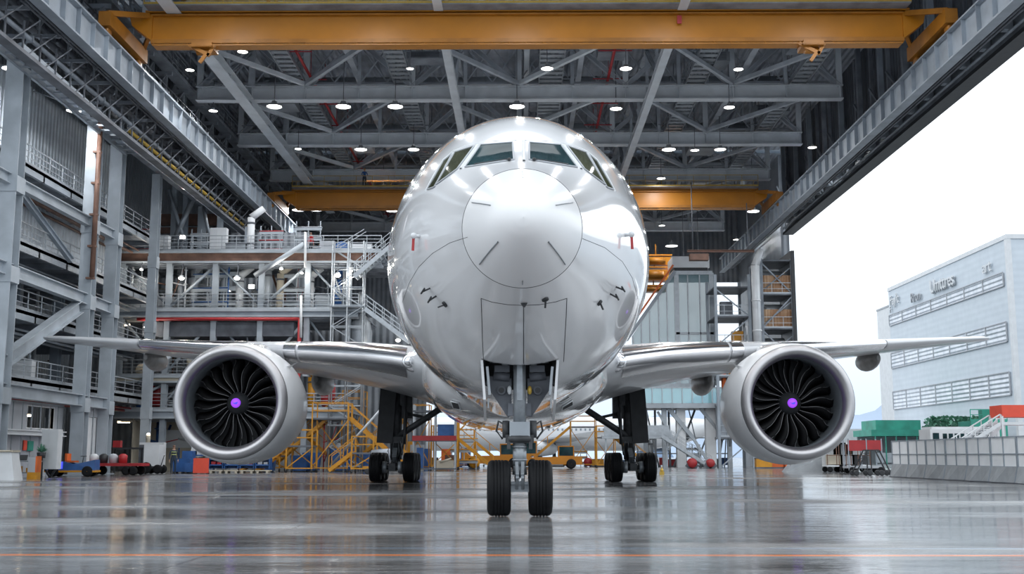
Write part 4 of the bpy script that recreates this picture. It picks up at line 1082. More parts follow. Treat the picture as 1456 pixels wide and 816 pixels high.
# ------- items on the decks
IT = {}
def item(kind, m, x, y, z, s, label, grp):
    T = thing(kind, label, kind.replace('_', ' '), (x, y, z), 0, grp)
    if kind == 'storage_cabinet':
        MB().box(-.5*s, .5*s, -.3, .3, .05, 1.8*s).build('body', m, T)
        for q in (-1, 1): MB().box(min(q*.02, q*.48)*s, max(q*.02, q*.48)*s, -.33, -.3, .12, 1.72*s).build('door', m, T)
    elif kind == 'air_tank':
        MB().lathe([(.3, .01), (.3, .35*s), (.5, .48*s), (1.7*s, .48*s), (1.95*s, .3*s), (2.0*s, .02)], axis='Z', n=20).build('vessel', m, T)
        MB().box(-.4*s, -.3*s, -.05, .05, 0, .5).box(.3*s, .4*s, -.05, .05, 0, .5).box(-.05, .05, .3*s, .4*s, 0, .5).tube((0, 0, 1.95*s), (0, 0, 2.5*s), .05, 8).build('fittings', steel_d, T)
    elif kind == 'crate':
        MB().box(-.6*s, .6*s, -.4, .4, .12, .8*s).build('body', m, T)
        MB().box(-.62*s, .62*s, -.42, .42, .0, .14).box(-.62*s, .62*s, -.43, .43, .74*s, .8*s).build('rim', steel_d, T)
    elif kind == 'hose_reel':
        MB().lathe([(-.2, .02), (-.2, .5*s), (-.15, .5*s), (-.15, .3*s), (.15, .3*s), (.15, .5*s), (.2, .5*s), (.2, .02)], (0, 0, .6*s), 'Y', 20).build('drum', m, T)
        MB().beam((-.4*s, 0, 0), (0, 0, .6*s), .06, .3).beam((.4*s, 0, 0), (0, 0, .6*s), .06, .3).build('stand', steel_d, T)
    elif kind == 'tool_trolley':
        MB().box(-.45*s, .45*s, -.28, .28, .2, 1.0*s).build('body', m, T)
        for k in range(3): MB().box(-.42*s, .42*s, -.31, -.28, .28+k*.24*s, .46+k*.24*s).build('drawer', m, T)
        w_ = MB()
        for a in (-.38, .38): w_.lathe([(-.04, .01), (-.04, .1), (.04, .1), (.04, .01)], (a*s, 0, .1), 'Y', 12)
        w_.build('castor', darkm, T)
    elif kind == 'work_light':
        MB().beam((-.3, 0, .02), (.3, 0, .02), .5, .04).tube((0, 0, 0), (0, 0, 1.7*s), .03, 6).build('stand', steel_d, T)
        MB().cbox((0, -.05, 1.8*s), (.5, .12, .35)).build('head', greyp, T)
        MB().cbox((0, -.13, 1.8*s), (.42, .04, .27)).build('lens', lampm, T)
    elif kind == 'pipe_rack':
        b = MB()
        for q in (-.8, 0, .8): b.beam((q*s, 0, 0), (q*s, 0, 2.4*s), .08, .08)
        for zz in (.5, 1.2, 1.9): b.beam((-.9*s, 0, zz*s), (.9*s, 0, zz*s), .06, .3)
        b.build('frame', steel_l, T)
        b = MB()
        for k in range(6): b.tube((-.9*s, -.1+.04*k, .58*s+.7*s*(k % 3)), (.9*s, -.1+.04*k, .6*s+.7*s*(k % 3)), .05, 6)
        b.build('pipe_bundle', m, T)
    elif kind == 'duct_riser':
        MB().tube((0, 0, 0), (0, 0, 2.4*s), .3, 14).tube((0, 0, 2.4*s), (.7*s, .2, 3.0*s), .3, 14, r2=.26).build('riser', m, T)
        MB().tube((0, 0, 1.0), (0, 0, 1.1), .34, 14).tube((0, 0, 2.0*s), (0, 0, 2.1*s), .34, 14).build('collar', steel_d, T)
    return T
KN = {'storage_cabinet': 'storage cabinet', 'air_tank': 'upright tank', 'crate': 'crate', 'hose_reel': 'hose reel', 'tool_trolley': 'tool trolley', 'work_light': 'work light', 'pipe_rack': 'pipe rack', 'duct_riser': 'duct riser'}
CN = {'white_panel': 'white', 'grey_panel': 'grey', 'blue_paint': 'blue', 'red_paint': 'red', 'beige_board': 'beige', 'safety_yellow': 'yellow', 'duct_zinc': 'zinc grey', 'near_black': 'black', 'orange_paint': 'orange', 'rust': 'brown', 'brown_primer': 'brown', 'light_painted_steel': 'pale grey'}
def clutter(nm, z, x0, x1, y, n, seed, where, kinds=None, mats=None, tall=1.0):
    rr = random.Random(seed); xs = [x0+(x1-x0)*(i+.5)/n+rr.uniform(-.2, .2) for i in range(n)]
    for i, x in enumerate(xs):
        k = rr.choice(kinds or ['storage_cabinet', 'air_tank', 'crate', 'pipe_rack', 'duct_riser', 'tool_trolley', 'work_light', 'hose_reel', 'duct_riser', 'pipe_rack'])
        m_ = rr.choice(mats or [whitep, greyp, duct, whitep, beige, bluem, redm, duct, steel_l, greyp])
        cn = 'bright' if k == 'work_light' else CN.get(m_.name, 'grey')
        item(k, m_, x, y+rr.uniform(-.3, .3), z, rr.uniform(.9, 1.35)*tall, '%s %s, %s from the left %s' % (cn, KN[k], ORD[i], where), 'equipment '+where)
clutter('a', zl['top'], -31, -12, 88.5, 13, 5, 'on the top dock deck')
clutter('b', zl['third'], -31, -14, 88.2, 15, 6, 'on the third dock deck', tall=1.25)
clutter('b2', zl['third'], -30, -15, 92.5, 12, 16, 'at the back of the third dock deck', tall=1.3)
clutter('c', zl['second'], -30, -20, 87.6, 10, 8, 'on the second dock deck', mats=[beige, whitep, redm, beige, duct, greyp, yellow])
clutter('d', zl['lowest'], -30, -14.5, 87.6, 13, 9, 'on the lowest dock deck', mats=[beige, whitep, redm, yellow, duct, greyp, bluem, orange])
clutter('e', 0, -30, -14.5, 91, 12, 10, 'in the ground-floor bays', mats=[beige, whitep, whitep, duct, greyp, bluem], tall=1.2)
clutter('f', 5.5, -33, -29, 67, 4, 12, 'on the annex floor behind the second column')
# slender standpipes and cable ladders fill the dock levels
rr = random.Random(77); sp_ = []
for nm, z0_, z1_, xa, xb in (('third', zl['third'], zl['top']-.8, -31.5, -13.5), ('second', zl['second'], zl['third']-.6, -30, -18.5), ('lowest', zl['lowest'], zl['second']-.5, -30, -20.5), ('ground', 0, zl['lowest']-.6, -30, -14.5)):
    for k in range(12):
        x = xa+(xb-xa)*(k+rr.random()*.8)/12; r = rr.choice([.05, .07, .1, .14]); m_ = rr.choice([galv, steel_l, duct, whitep, steel_l, redm, rust, bluem])
        H_ = z1_-z0_; y_ = rr.choice([87.0, 88.9, 90.2]); b = MB().tube((0, 0, 0), (0, 0, H_), r, 8)
        for q in range(1, int(H_/1.2)+1): b.cbox((0, 0, q*1.1), (r*3.2, r*3.2, .07))
        if rr.random() < .6: b.tube((0, 0, H_*.55), (rr.choice([-1.2, 1.2]), 0, H_*.62), r*.8, 8)
        if rr.random() < .4: b.tube((0, 0, .6), (rr.choice([-1, 1]), 0, H_*.9), r*.7, 8)
        o = b.build('standpipe', m_); o.location = (x, y_, z0_)
        tag(o, '%s standpipe at the %s dock level, %s from the left' % (CN.get(m_.name, 'grey'), nm, ORD[k]), 'pipe', 'slender pipes in the docks')
for nm, x0, x1 in (('third', -33, -14), ('second', -30.5, -20), ('lowest', -30.5, -14)):
    for j, yy in enumerate((90.6, 94)):
        o = MB().rail([(x0, yy, zl[nm]+.02), (x1, yy, zl[nm]+.02)], 1.15, .03, 1.0, (.35, .65, .92)).build('inner_railing', galv); tag(o, '%s inner railing across the %s dock deck' % (['nearer', 'farther'][j], nm), 'railing', 'inner railings on the docks')
# columns & steelwork standing above the top deck
for k, px in enumerate((246, 262, 312, 352)):
    P = at(px, 345, 92)
    o = MB().ibeam((0, 0, 0), (0, 0, [8, 6.5, 4.2, 3.2][k]), .42, .42, .05, .05, up=(0, 1, 0)).build('steel_post', steel_l if k % 2 == 0 else steel); o.location = (P.x, 92, zl['top'])
    tag(o, 'grey post above the top dock deck, %s from the left' % ORD[k], 'post', 'posts above the top dock')
for k, (a, b_, r) in enumerate((((246, 345), (275, 282), .22), ((262, 343), (240, 270), .15), ((300, 344), (288, 290), .14))):
    o = MB().tube(at(*a, 91), at(*b_, 91), r, 10).build('tubular_brace', steel_l if k % 2 else galv)
    tag(o, 'leaning tubular brace above the top dock deck, %s from the left' % ORD[k], 'brace', 'tubular braces above the top dock')
o = MB().tube(at(217, 345, 88), at(219, 262, 88), .13, 10).build('red_riser', redm); tag(o, 'bright red riser pipe above the top dock deck', 'pipe')
o = MB().box(-31.5, -26.6, 96, 96.4, zl['top']+3.5, zl['top']+4.0).box(-31.5, -26.6, 96, 96.4, zl['top']+4.2, zl['top']+5.2).build('header_panel', rust); tag(o, 'brown header panel behind the red riser pipe', 'panel')
# big tubular brace in front of top/third deck
o = MB().tube(at(362, 392, 85.4), at(432, 347, 85.4), .2, 12).build('tubular_brace', steel_l); tag(o, 'pale tubular brace crossing the edge of the top dock deck', 'brace')
o = MB().tube(at(196, 545, 85.4), at(252, 498, 85.4), .14, 12).build('tubular_brace', steel_l); tag(o, 'pale brace by the lower docks left of the engine', 'brace')
o = MB().tube(at(428, 420, 85.3), at(428, 480, 85.3), .1, 12).tube(at(434, 330, 85.3), at(434, 380, 85.3), .1, 10).build('white_standpipe', whitep); tag(o, 'white standpipe at the front of the docks', 'pipe')
# dock lamps
proto_d = None
for k, (px, py, s_) in enumerate(((201, 384, .8), (258, 397, 1.4), (337, 397, 1.4), (400, 383, .9), (429, 389, .8), (480, 393, 1.5), (499, 386, .8), (207, 466, .8), (566, 485, 1.2))):
    P = at(px, py, 85.6)
    if proto_d is None:
        T = thing('dock_lamp', '', 'lamp', P)
        MB().lathe([(.3, .03), (.25, .14), (.1, .2)], axis='Z', n=14).build('reflector', greyp, T)
        MB().ball((0, 0, .08), .17, 12, sc=(1.2, 1, .8)).build('bulb', lampm, T)
        MB().tube((0, 0, .28), (0, .25, 1.1), .03, 6).build('bracket', steel_d, T)
        ld = bpy.data.lights.new('dock_lamp_light', 'POINT'); ld.energy = DOCK_W; ld.shadow_soft_size = .3; ld.color = (1, .94, .84)
        lo = bpy.data.objects.new('dock_lamp_light', ld); COL.objects.link(lo); lo.parent = T; lo.location = (0, -.5, -.1)
        proto_d = T
    else: T = dup(proto_d, P)
    T.scale = (s_*.8, s_*.8, s_*.8)
    T['label'] = 'bright small lamp on the left docks, %s of nine from the left' % ORD[sorted([201, 258, 337, 400, 429, 480, 499, 207, 566]).index(px)]; T['group'] = 'lamps on the docks'
for k, (px, py, Y, w_) in enumerate(((270, 461, 87, 1.3), (380, 461, 87, 1.3), (64, 622-0, 66, .0), (176, 600, 88, .9), (178, 462, 87, .7))):
    if not w_: continue
    P = at(px, py, Y)
    T = thing('tube_light', 'warm tube light %s' % ['under the third dock deck, left one', 'under the third dock deck, right one', '', 'in the beige ground-floor bay', 'under the third dock near the corner column'][k], 'lamp', P)
    MB().cbox((0, 0, .1), (w_*1.05, .25, .08)).build('housing', greyp, T); MB().cbox((0, 0, 0), (w_, .2, .12)).build('tube', lampw, T)
    MB().tube((0, 0, .12), (0, 0, .9), .02, 6).build('hanger', steel_d, T)
    ld = bpy.data.lights.new('tube_light_light', 'POINT'); ld.energy = 22; ld.shadow_soft_size = .6; ld.color = (1, .82, .6)
    lo = bpy.data.objects.new('tube_light_light', ld); COL.objects.link(lo); lo.parent = T; lo.location = (0, -.3, -.25)
# ground bays: beige partitions
T = thing('bay_room', 'beige-lined ground-floor bay with bright panel behind the black rack', 'room', (-29.6, 86.2, 0))
MB().box(0, 6, 4.0, 4.1, 0, 4.4).box(-.1, 0, 0, 4, 0, 4.4).box(6, 6.1, 0, 4, 0, 4.4).build('lining', beige, T)
MB().box(1.0, 3.4, 3.9, 3.98, 1.8, 3.2).build('notice_panel', whitep, T)
for k, (xa, xb) in enumerate(((-23.2, -20.6), (-18.8, -15.2))):
    T = thing('bay_room', ['grey ground-floor bay behind the person in dark work clothes', 'pale ground-floor bay behind the blue racks'][k], 'room', (xa, 86.4, 0))
    MB().box(0, xb-xa, 3.0, 3.1, 0, 4.4).box(-.15, 0, 0, 3, 0, 4.4).build('lining', [greyp, whitep][k], T)
    MB().box(.3, 1.1, 2.9, 3.0, 0, 2.2).build('door', whitep, T)

# ================================================================== PEOPLE
def person(loc, rz, label, top, legs, height=1.78, cap=None, band=False, arms=0):
    T = thing('person', label, 'person', loc, rz)
    k = height/1.78
    V = []; E = []; R = []
    def v(x, y, z, r, par=None):
        V.append((x*k, y*k, z*k)); R.append(r*k)
        if par is not None: E.append((par, len(V)-1))
        return len(V)-1
    pel = v(0, 0, .98, .15); wa = v(0, 0, 1.12, .135, pel); ch = v(0, -.01, 1.32, .155, wa); up = v(0, 0, 1.44, .12, ch); nk = v(0, 0, 1.52, .055, up); hd = v(0, -.015, 1.60, .075, nk); hd2 = v(0, -.01, 1.69, .085, hd); v(0, 0, 1.76, .05, hd2)
    for s in (-1, 1):
        hip = v(s*.10, 0, .90, .105, pel); kn = v(s*.12, -.02, .50, .065, hip); an = v(s*.125, .02, .10, .042, kn); hl = v(s*.13, -.03, .05, .045, an); v(s*.14, -.17, .04, .035, hl)
        sh = v(s*.20, 0, 1.42, .06, up)
        if arms: el = v(s*.27, -.05, 1.17, .045, sh); wr = v(s*.22, -.28, 1.05, .03, el); hn_ = (s*.20, -.34, 1.05); dv = (0, -1, 0)
        else: el = v(s*.26, .01, 1.15, .045, sh); wr = v(s*.27, -.04, .90, .03, el); hn_ = (s*.275, -.05, .84); dv = (0, -.15, -1)
        pm = v(*hn_, .032, wr)
        for q in range(4):
            o_ = (q-1.5)*.019; l_ = (.075, .085, .08, .062)[q]
            a = v(hn_[0]+(o_ if arms else 0), hn_[1]+(0 if arms else o_)+dv[1]*.05, hn_[2]+dv[2]*.05, .011, pm); v(hn_[0]+(o_ if arms else 0)-s*.012, hn_[1]+(0 if arms else o_)+dv[1]*(.05+l_), hn_[2]+dv[2]*(.05+l_)-.01, .009, a)
        a = v(hn_[0]-s*.03, hn_[1]-.02, hn_[2]-.01, .011, pm); v(hn_[0]-s*.04, hn_[1]-.04, hn_[2]-.045, .009, a)
    me = bpy.data.meshes.new('body'); me.from_pydata(V, E, []); o = bpy.data.objects.new('body', me); COL.objects.link(o)
    md = o.modifiers.new('s', 'SKIN'); 
    for i, r in enumerate(R): me.skin_vertices[0].data[i].radius = (r, r*.85 if i < 5 else r)
    me.skin_vertices[0].data[0].use_root = True
    o.modifiers.new('d', 'SUBSURF').levels = 1
    bpy.context.view_layer.update(); dg = bpy.context.evaluated_depsgraph_get()
    m2 = bpy.data.meshes.new_from_object(o.evaluated_get(dg)); o.modifiers.clear(); o.data = m2; o.parent = T
    m2.materials.clear()
    for mm_ in (skinm, top, legs, darkm): m2.materials.append(mm_)
    for p_ in m2.polygons:
        c_ = p_.center/k; z = c_.z; r_ = abs(c_.x); p_.use_smooth = True
        hand = (c_.y < -.29 and z < 1.2 and z > .9) if arms else (r_ > .2 and z < .9 and z > .6)
        p_.material_index = 3 if z < .11 else (0 if hand or z > 1.49 else (2 if z < 1.0 and r_ < .24 else 1))
    MB().ball((0, -.0*k, 1.715*k), .098*k, 12, sc=(.95, 1.08, .85)).build('hair' if not cap else 'cap', cap or rust, T)
    f_ = MB().ball((.032*k, -.098*k, 1.655*k), .011*k, 6).ball((-.032*k, -.098*k, 1.655*k), .011*k, 6); f_.build('eyes', darkm, T)
    MB().ball((0, -.112*k, 1.628*k), .016*k, 6, sc=(.8, 1, 1.4)).ball((.088*k, 0, 1.635*k), .02*k, 6, sc=(.4, 1, 1.4)).ball((-.088*k, 0, 1.635*k), .02*k, 6, sc=(.4, 1, 1.4)).build('nose_and_ears', skinm, T)
    if band:
        MB().lathe([(0, .185*k), (.05*k, .185*k)], (0, 0, 1.18*k), 'Z', 20).lathe([(0, .18*k), (.05*k, .178*k)], (0, 0, 1.34*k), 'Z', 20).build('reflective_stripe', reflect, T)
    return T
P = at(246, 671, 74)
person((P.x, 74, 0), 0.5, 'person in dark work clothes with pale stripes, standing beside blue crates', navy, navy, 1.85, rust, True)
P = at(441, 345, 87.0); person((P.x, 87.2, zl['top']), 2.6, 'person in red jacket standing on the top dock deck', redm, darkm, 1.75)
P = at(518, 275, 106); person((P.x, 105.9, 24.85+1.92), .4, 'person in blue overalls on the far orange crane walkway', bluem, navy, 1.9, yellow, False, 1)
# ================================================================== GROUND EQUIPMENT, LEFT
def G(px, py): 
    P = atz(px, py, 0); return P
def wheel(b, c, r, w, axis='X'):
    b.lathe([(-w/2, .02), (-w/2, r*.6), (-w/2, r*.92), (-w*.3, r), (w*.3, r), (w/2, r*.92), (w/2, r*.6), (w/2, .02)], c, axis, 16)
def gx(px, Y): return at(px, 660, Y).x
# pale bin at the very left
T = thing('storage_bin', 'pale tapered bin with tan lid at the far left edge', 'bin', (gx(6, 56), 56, 0))
b = MB(); b.add([(-.7, -.5, 0), (.75, -.5, 0), (.75, .5, 0), (-.7, .5, 0), (-.6, -.4, 1.35), (.5, -.4, 1.35), (.5, .4, 1.35), (-.6, .4, 1.35)], [(0, 1, 5, 4), (1, 2, 6, 5), (2, 3, 7, 6), (3, 0, 4, 7), (4, 5, 6, 7), (0, 3, 2, 1)]); b.build('body', whitep, T)
MB().box(-.66, .56, -.46, .46, 1.35, 1.45).tube((-.6, -.48, 1.4), (.5, -.48, 1.4), .05, 8).build('lid', beige, T)
T = thing('workbench', 'cluttered grey workbench with laptop beside the orange cabinet', 'workbench', (gx(35, 58), 58, 0))
MB().box(-.75, .75, -.4, .4, .86, .93).box(-.7, .7, -.35, .35, .3, .34).build('top', duct, T)
for sx_ in (-.7, .7):
    for sy_ in (-.35, .35): MB().beam((sx_, sy_, 0), (sx_, sy_, .86), .05, .05).build('leg', steel_d, T)
MB().cbox((-.3, -.1, .5), (.4, .3, .3)).cbox((.3, .0, .45), (.3, .3, .22)).build('shelf_box', yellow, T)
o = MB().cbox((0, 0, .02), (.4, .28, .03)).beam((0, .14, .03), (0, .22, .28), .4, .02).build('laptop', darkm); o.location = (gx(32, 58), 57.9, .935); tag(o, 'dark open laptop on the cluttered grey workbench', 'laptop')
T = thing('tool_cabinet', 'narrow cabinet with orange side and yellow base beside the workbench', 'cabinet', (gx(50, 57.5), 57.5, 0))
MB().box(-.28, .2, -.25, .25, 0, .35).build('base', yellow, T); MB().box(-.26, .12, -.25, .25, .35, 1.1).build('body', greyp, T); MB().box(.12, .2, -.26, .26, .35, 1.15).build('side_panel', orange, T)
T = thing('potted_plant', 'small green potted plant on a stand near the white door', 'plant', (gx(58, 61), 61, 0))
MB().lathe([(0, .02), (0, .12), (1.05, .1), (1.05, .2), (1.35, .24), (1.35, .02)], axis='Z', n=14).build('pot', darkm, T)
b = MB(); rr = random.Random(2)
for k in range(60):
    a, e_ = rr.uniform(0, 6.28), rr.uniform(.2, 1.4); l_ = rr.uniform(.3, .55); d_ = Vector((cos(a)*cos(e_), sin(a)*cos(e_), sin(e_))); p0 = Vector((0, 0, 1.35)); q = p0+d_*l_; s_ = d_.cross(Vector((0, 0, 1))).normalized()*.05
    b.add([p0, p0+d_*l_*.5+s_, q, p0+d_*l_*.5-s_], [(0, 1, 2, 3)])
b.build('leaves', foliage, T)['kind'] = 'stuff'
for k, (px, py, m_, nm) in enumerate(((35.5, 633, redorange, 'small pink-red sign on the ground-floor partition'), (43, 634, tealm, 'small teal sign on the ground-floor partition'))):
    P = onx(px, py, XW-.75); o = MB().cbox((0, 0, 0), (.05, .75 if k else .4, .55)).cbox((.03, 0, 0), (.02, (.75 if k else .4)*.9, .48)).build('wall_sign', m_); o.location = P; tag(o, nm, 'sign')
T = thing('locker', 'tall white locker with dark stand beneath, right of the potted plant', 'locker', (gx(72, 62), 62, 0))
MB().box(-.45, .45, -.3, .3, .45, 2.6).build('body', whitep, T); MB().box(-.02, .43, -.33, -.3, .5, 2.55).build('door', whitep, T); MB().beam((-.3, 0, .45), (0, 0, 0), .08, .1).beam((.3, 0, .45), (0, 0, 0), .08, .1).build('stand', darkm, T)
# small tow tractor with blue screen
def tractor(x, y, rz, m_, label):
    T = thing('tow_tractor', label, 'tractor', (x, y, 0), rz)
    b = MB(); b.add([(-1.4, -.55, .35), (1.3, -.55, .35), (1.3, .55, .35), (-1.4, .55, .35), (-1.4, -.55, .8), (-.4, -.55, .85), (.2, -.55, .7), (1.3, -.5, .95), (1.3, .5, .95), (.2, .55, .7), (-.4, .55, .85), (-1.4, .55, .8)],
                    [(0, 1, 7, 6, 5, 4), (3, 11, 10, 9, 8, 2), (0, 4, 11, 3), (1, 2, 8, 7), (4, 5, 10, 11), (5, 6, 9, 10), (6, 7, 8, 9), (0, 3, 2, 1)])
    b.build('body', m_, T)
    b = MB()
    for xx in (-.95, .9):
        for yy in (-.5, .5): wheel(b, (xx, yy, .3), .3, .2, 'Y')
    b.build('wheels', rubber, T)
    MB().box(-.3, .15, -.4, .4, .8, .9).box(-.4, -.28, -.4, .4, .85, 1.3).build('seat', orange, T)
    MB().path([(.55+.16*cos(a*.63), -.1+.16*sin(a*.63), 1.15) for a in range(10)], .02, 5, closed=True).tube((.5, -.1, .8), (.56, -.1, 1.15), .02, 6).build('steering_wheel', darkm, T)
    return T
T = tractor(gx(105, 64.5), 64.5, 0.1, bluem, 'small blue and orange tow tractor with glowing screen, left of the red trailer')
MB().box(-1.3, -.45, -.6, -.54, .45, .85).build('screen', bluelight, T); MB().box(-1.45, 1.35, -.57, .57, .25, .36).build('skirt', yellow, T)
T = thing('flatbed_trailer', 'red flatbed trailer loaded with tanks below a black rack', 'trailer', (gx(163, 70), 70, 0))
MB().box(-1.9, 1.9, -.8, .8, .55, .72).beam((-1.9, 0, .6), (-2.8, 0, .4), .1, .1).build('bed', redm, T)
b = MB()
for xx in (-1.4, -1.0, 1.0, 1.4):
    for yy in (-.75, .75): wheel(b, (xx, yy, .28), .28, .2, 'Y')
b.build('wheels', rubber, T)
for k in range(4):
    o = MB().lathe([(0, .02), (0, .25), (.45, .27), (.55, .15), (.58, .02)], axis='Z', n=16).build('gas_bottle', [whitep, darkm, greyp, redm][k]); o.location = (gx(163, 70)-1.3+k*.6, 70, .725)
    tag(o, '%s gas bottle on the red trailer, %s from the left' % (['white', 'black', 'grey', 'red'][k], ORD[k]), 'gas bottle', 'bottles on the red trailer')
T = thing('work_rack', 'black steel rack bench standing behind the red trailer', 'rack', (gx(172, 76), 76, 0))
MB().box(-2.1, 1.6, -.5, .5, 1.6, 1.72).build('top', darkm, T)
for x in (-2.0, -.6, 1.5):
    for y in (-.45, .45): MB().beam((x, y, 0), (x, y, 1.6), .08, .08).build('leg', darkm, T)
MB().box(1.3, 2.3, -.4, .4, .3, 1.9).build('cabinet', steel_d, T)
MB().cbox((-.3, 0, 1.95), (.5, .4, .45)).build('printer', redm, T)
T = thing('ground_power_unit', 'white cabinet unit on black wheels right of the red trailer', 'power unit', (gx(218, 75), 75, 0))
MB().box(-.5, .5, -.5, .5, .5, 1.9).build('cabinet', whitep, T); b = MB(); wheel(b, (-.3, -.5, .38), .38, .2, 'Y'); wheel(b, (.45, -.5, .3), .3, .2, 'Y'); wheel(b, (-.3, .5, .38), .38, .2, 'Y'); wheel(b, (.45, .5, .3), .3, .2, 'Y'); b.build('wheels', rubber, T)
MB().box(-.55, .55, -.55, .55, .36, .5).tube((.5, 0, .5), (.8, -.3, 1.2), .03, 6).build('chassis', darkm, T)
T = thing('beacon_post', 'white cylindrical beacon standing on a grey cabinet top', 'beacon', (gx(213, 80), 80, 0))
MB().box(-.7, 1.0, -.3, .3, 0, 2.1).build('cabinet', whitep, T); MB().tube((-.2, 0, 2.1), (-.2, 0, 2.6), .16, 14).build('lamp_body', beige, T); MB().ball((-.2, 0, 2.65), .13, 12).build('globe', lampw, T)
for k, (px, Y, w_, h_) in enumerate(((260, 76, 1.1, 1.0), (268, 77.5, .7, 1.5), (272, 75, .6, .7))):
    T = thing('blue_crate', 'blue crate beside the person, %s' % ['wide low one', 'tall one behind', 'small one in front'][k], 'crate', (gx(px, Y), Y, 0), 0, 'blue crates by the person')
    MB().box(-w_/2, w_/2, -.4, .4, .12, h_).build('body', bluem, T); MB().box(-w_/2, -w_/2+.12, -.42, .42, 0, .14).box(w_/2-.12, w_/2, -.42, .42, 0, .14).build('feet', darkm, T)
T = thing('red_barrier_board', 'bright red-orange square panel standing on the floor, left of the engine', 'panel', (gx(286, 74), 74, 0))
MB().box(-.5, .5, -.05, .05, .06, 1.02).build('panel', redorange, T); MB().box(-.48, -.4, -.3, .3, 0, .06).box(.4, .48, -.3, .3, 0, .06).build('feet', darkm, T)
for k in range(4):
    T = thing('parts_rack', 'low blue parts rack on wooden base, %s from the red-orange panel' % ORD[k], 'rack', (gx(309+k*22, 79), 79, 0), 0, 'blue parts racks')
    MB().box(-.48, .48, -.4, .4, .5, .58).box(-.48, .48, -.4, .4, .9, .98).box(-.5, -.44, -.4, .4, .3, 1.1).box(.44, .5, -.4, .4, .3, 1.1).box(-.48, .48, .36, .4, .3, 1.1).build('frame', bluem, T)
    MB().box(-.5, .5, -.4, .4, .12, .2).box(-.4, -.25, -.4, .4, 0, .12).box(.25, .4, -.4, .4, 0, .12).build('pallet', beige, T)
    MB().cbox((-.2, -.1, .68), (.3, .4, .2)).cbox((.2, -.1, .66), (.28, .4, .16)).build('parts', greyp if k % 2 else redm, T)
for k, px in enumerate((276, 283, 291)):
    o = MB().box(-.22, .22, -.2, .2, 0, .35).box(-.2, .2, -.18, .18, .35, 1.35).build('water_drum_stack', whitep); o.location = (gx(px, 82)+0, 82, 0); o.location.z = 1.25
    tag(o, 'white stacked canisters behind the red-orange panel, %s' % ['left', 'middle', 'right'][k]+' stack', 'canisters', 'white canister stacks')
T = thing('storage_shelf', 'blue shelf unit carrying the white canister stacks', 'shelf', (gx(283, 82), 82, 0))
MB().box(-1, 1, -.35, .35, 1.15, 1.25).box(-1, 1, -.35, .35, .5, .56).build('board', bluem, T)
for x in (-.95, .95):
    for y in (-.3, .3): MB().beam((x, y, 0), (x, y, 1.2), .06, .06).build('upright', bluem, T)

# ------------------------------------------------------------------ yellow access stands
def stand(x, y, w, h, label, m_=yellow, flip=1, depth=2.0, legs_m=None):
    T = thing('access_stand', label, 'access stand', (x, y, 0), 0, 'yellow access stands')
    for a in (-w/2, w/2):
        for c_ in (0, depth): MB().beam((a, c_, .15), (a, c_, h+1.1), .09, .09).build('post', m_, T)
    MB().box(-w/2, w/2, 0, depth, h-.12, h).build('platform', steel_d, T)
    b = MB()
    for z in (h+.55, h+1.1): b.beam((-w/2, 0, z), (w/2, 0, z), .06, .06); b.beam((-w/2, depth, z), (w/2, depth, z), .06, .06); b.beam((-w/2, 0, z), (-w/2, depth, z), .06, .06)
    b.build('guardrail', m_, T)
    b = MB().beam((-w/2, 0, .3), (w/2, 0, .3), .08, .08).beam((-w/2, 0, .3), (w/2, 0, h-.2), .07, .07).beam((w/2, depth, .3), (-w/2, depth, h-.2), .07, .07); b.build('cross_brace', m_, T)
    L_ = h*1.15
    s = MB(); p = Vector((flip*w/2, depth*.2, h)); q = Vector((flip*(w/2+L_), depth*.2, .15)); dz = Vector((0, depth*.6, 0))
    s.beam(p, q, .08, .25).beam(p+dz, q+dz, .08, .25); U = Vector((0, 0, 1))
    n = int(h/.25)
    for i in range(n): c_ = p.lerp(q, (i+.5)/n); s.box(c_.x-.12, c_.x+.12, p.y, p.y+dz.y, c_.z-.02, c_.z+.02)
    s.build('steps', m_, T)
    r = MB(); r.beam(p+U*1.0, q+U*1.0, .06, .06).beam(p+dz+U, q+dz+U, .06, .06)
    for k in (0, .5, 1): c_ = p.lerp(q, k); r.beam(c_, c_+U, .05, .05); r.beam(c_+dz, c_+dz+U, .05, .05)
    r.build('handrail', m_, T)
    b = MB()
    for a in (-w/2, w/2): wheel(b, (a, 0, .13), .13, .1); wheel(b, (a, depth, .13), .13, .1)
    b.build('castors', darkm, T)
    return T
def onfloor(px, Y): return gx(px, Y)
stand(onfloor(425, 80), 80, 1.8, 1.9, 'yellow stand whose stairs descend left, beside the left engine', yellow, -1)
stand(onfloor(468, 82), 82, 2.6, 3.9, 'tall yellow-framed stand between the engine and the left main gear', yellow, 1)
stand(onfloor(515, 78), 78, 1.5, 1.4, 'low yellow stand just left of the left main wheels', yellow, -1)
stand(onfloor(382, 84), 84, 1.6, 1.2, 'small yellow stand under the right edge of the left engine', yellow, -1)
stand(onfloor(632, 96), 96, 2.2, 2.6, 'yellow stand with stairs behind the left main gear', yellow, 1)
stand(onfloor(662, 110), 110, 1.6, 2.6, 'yellow steps near the open rear doorway, left of nose wheels', yellow, 1)
stand(onfloor(830, 118), 118, 2.6, 4.2, 'yellow scaffold stand behind the right main gear', yellow, -1)
stand(onfloor(862, 112), 112, 1.8, 3.0, 'yellow platform between the right main gear and rear doorway', yellow, 1)
stand(onfloor(500, 86), 86, 1.6, 5.0, 'tallest yellow stand, directly left of the left main gear strut', yellow, -1)
stand(onfloor(592, 92), 92, 2.0, 4.2, 'yellow stand seen through the left main gear brace', yellow, -1)
stand(onfloor(400, 88), 88, 1.8, 3.4, 'yellow stand in the dark just right of the left engine', yellow, 1)
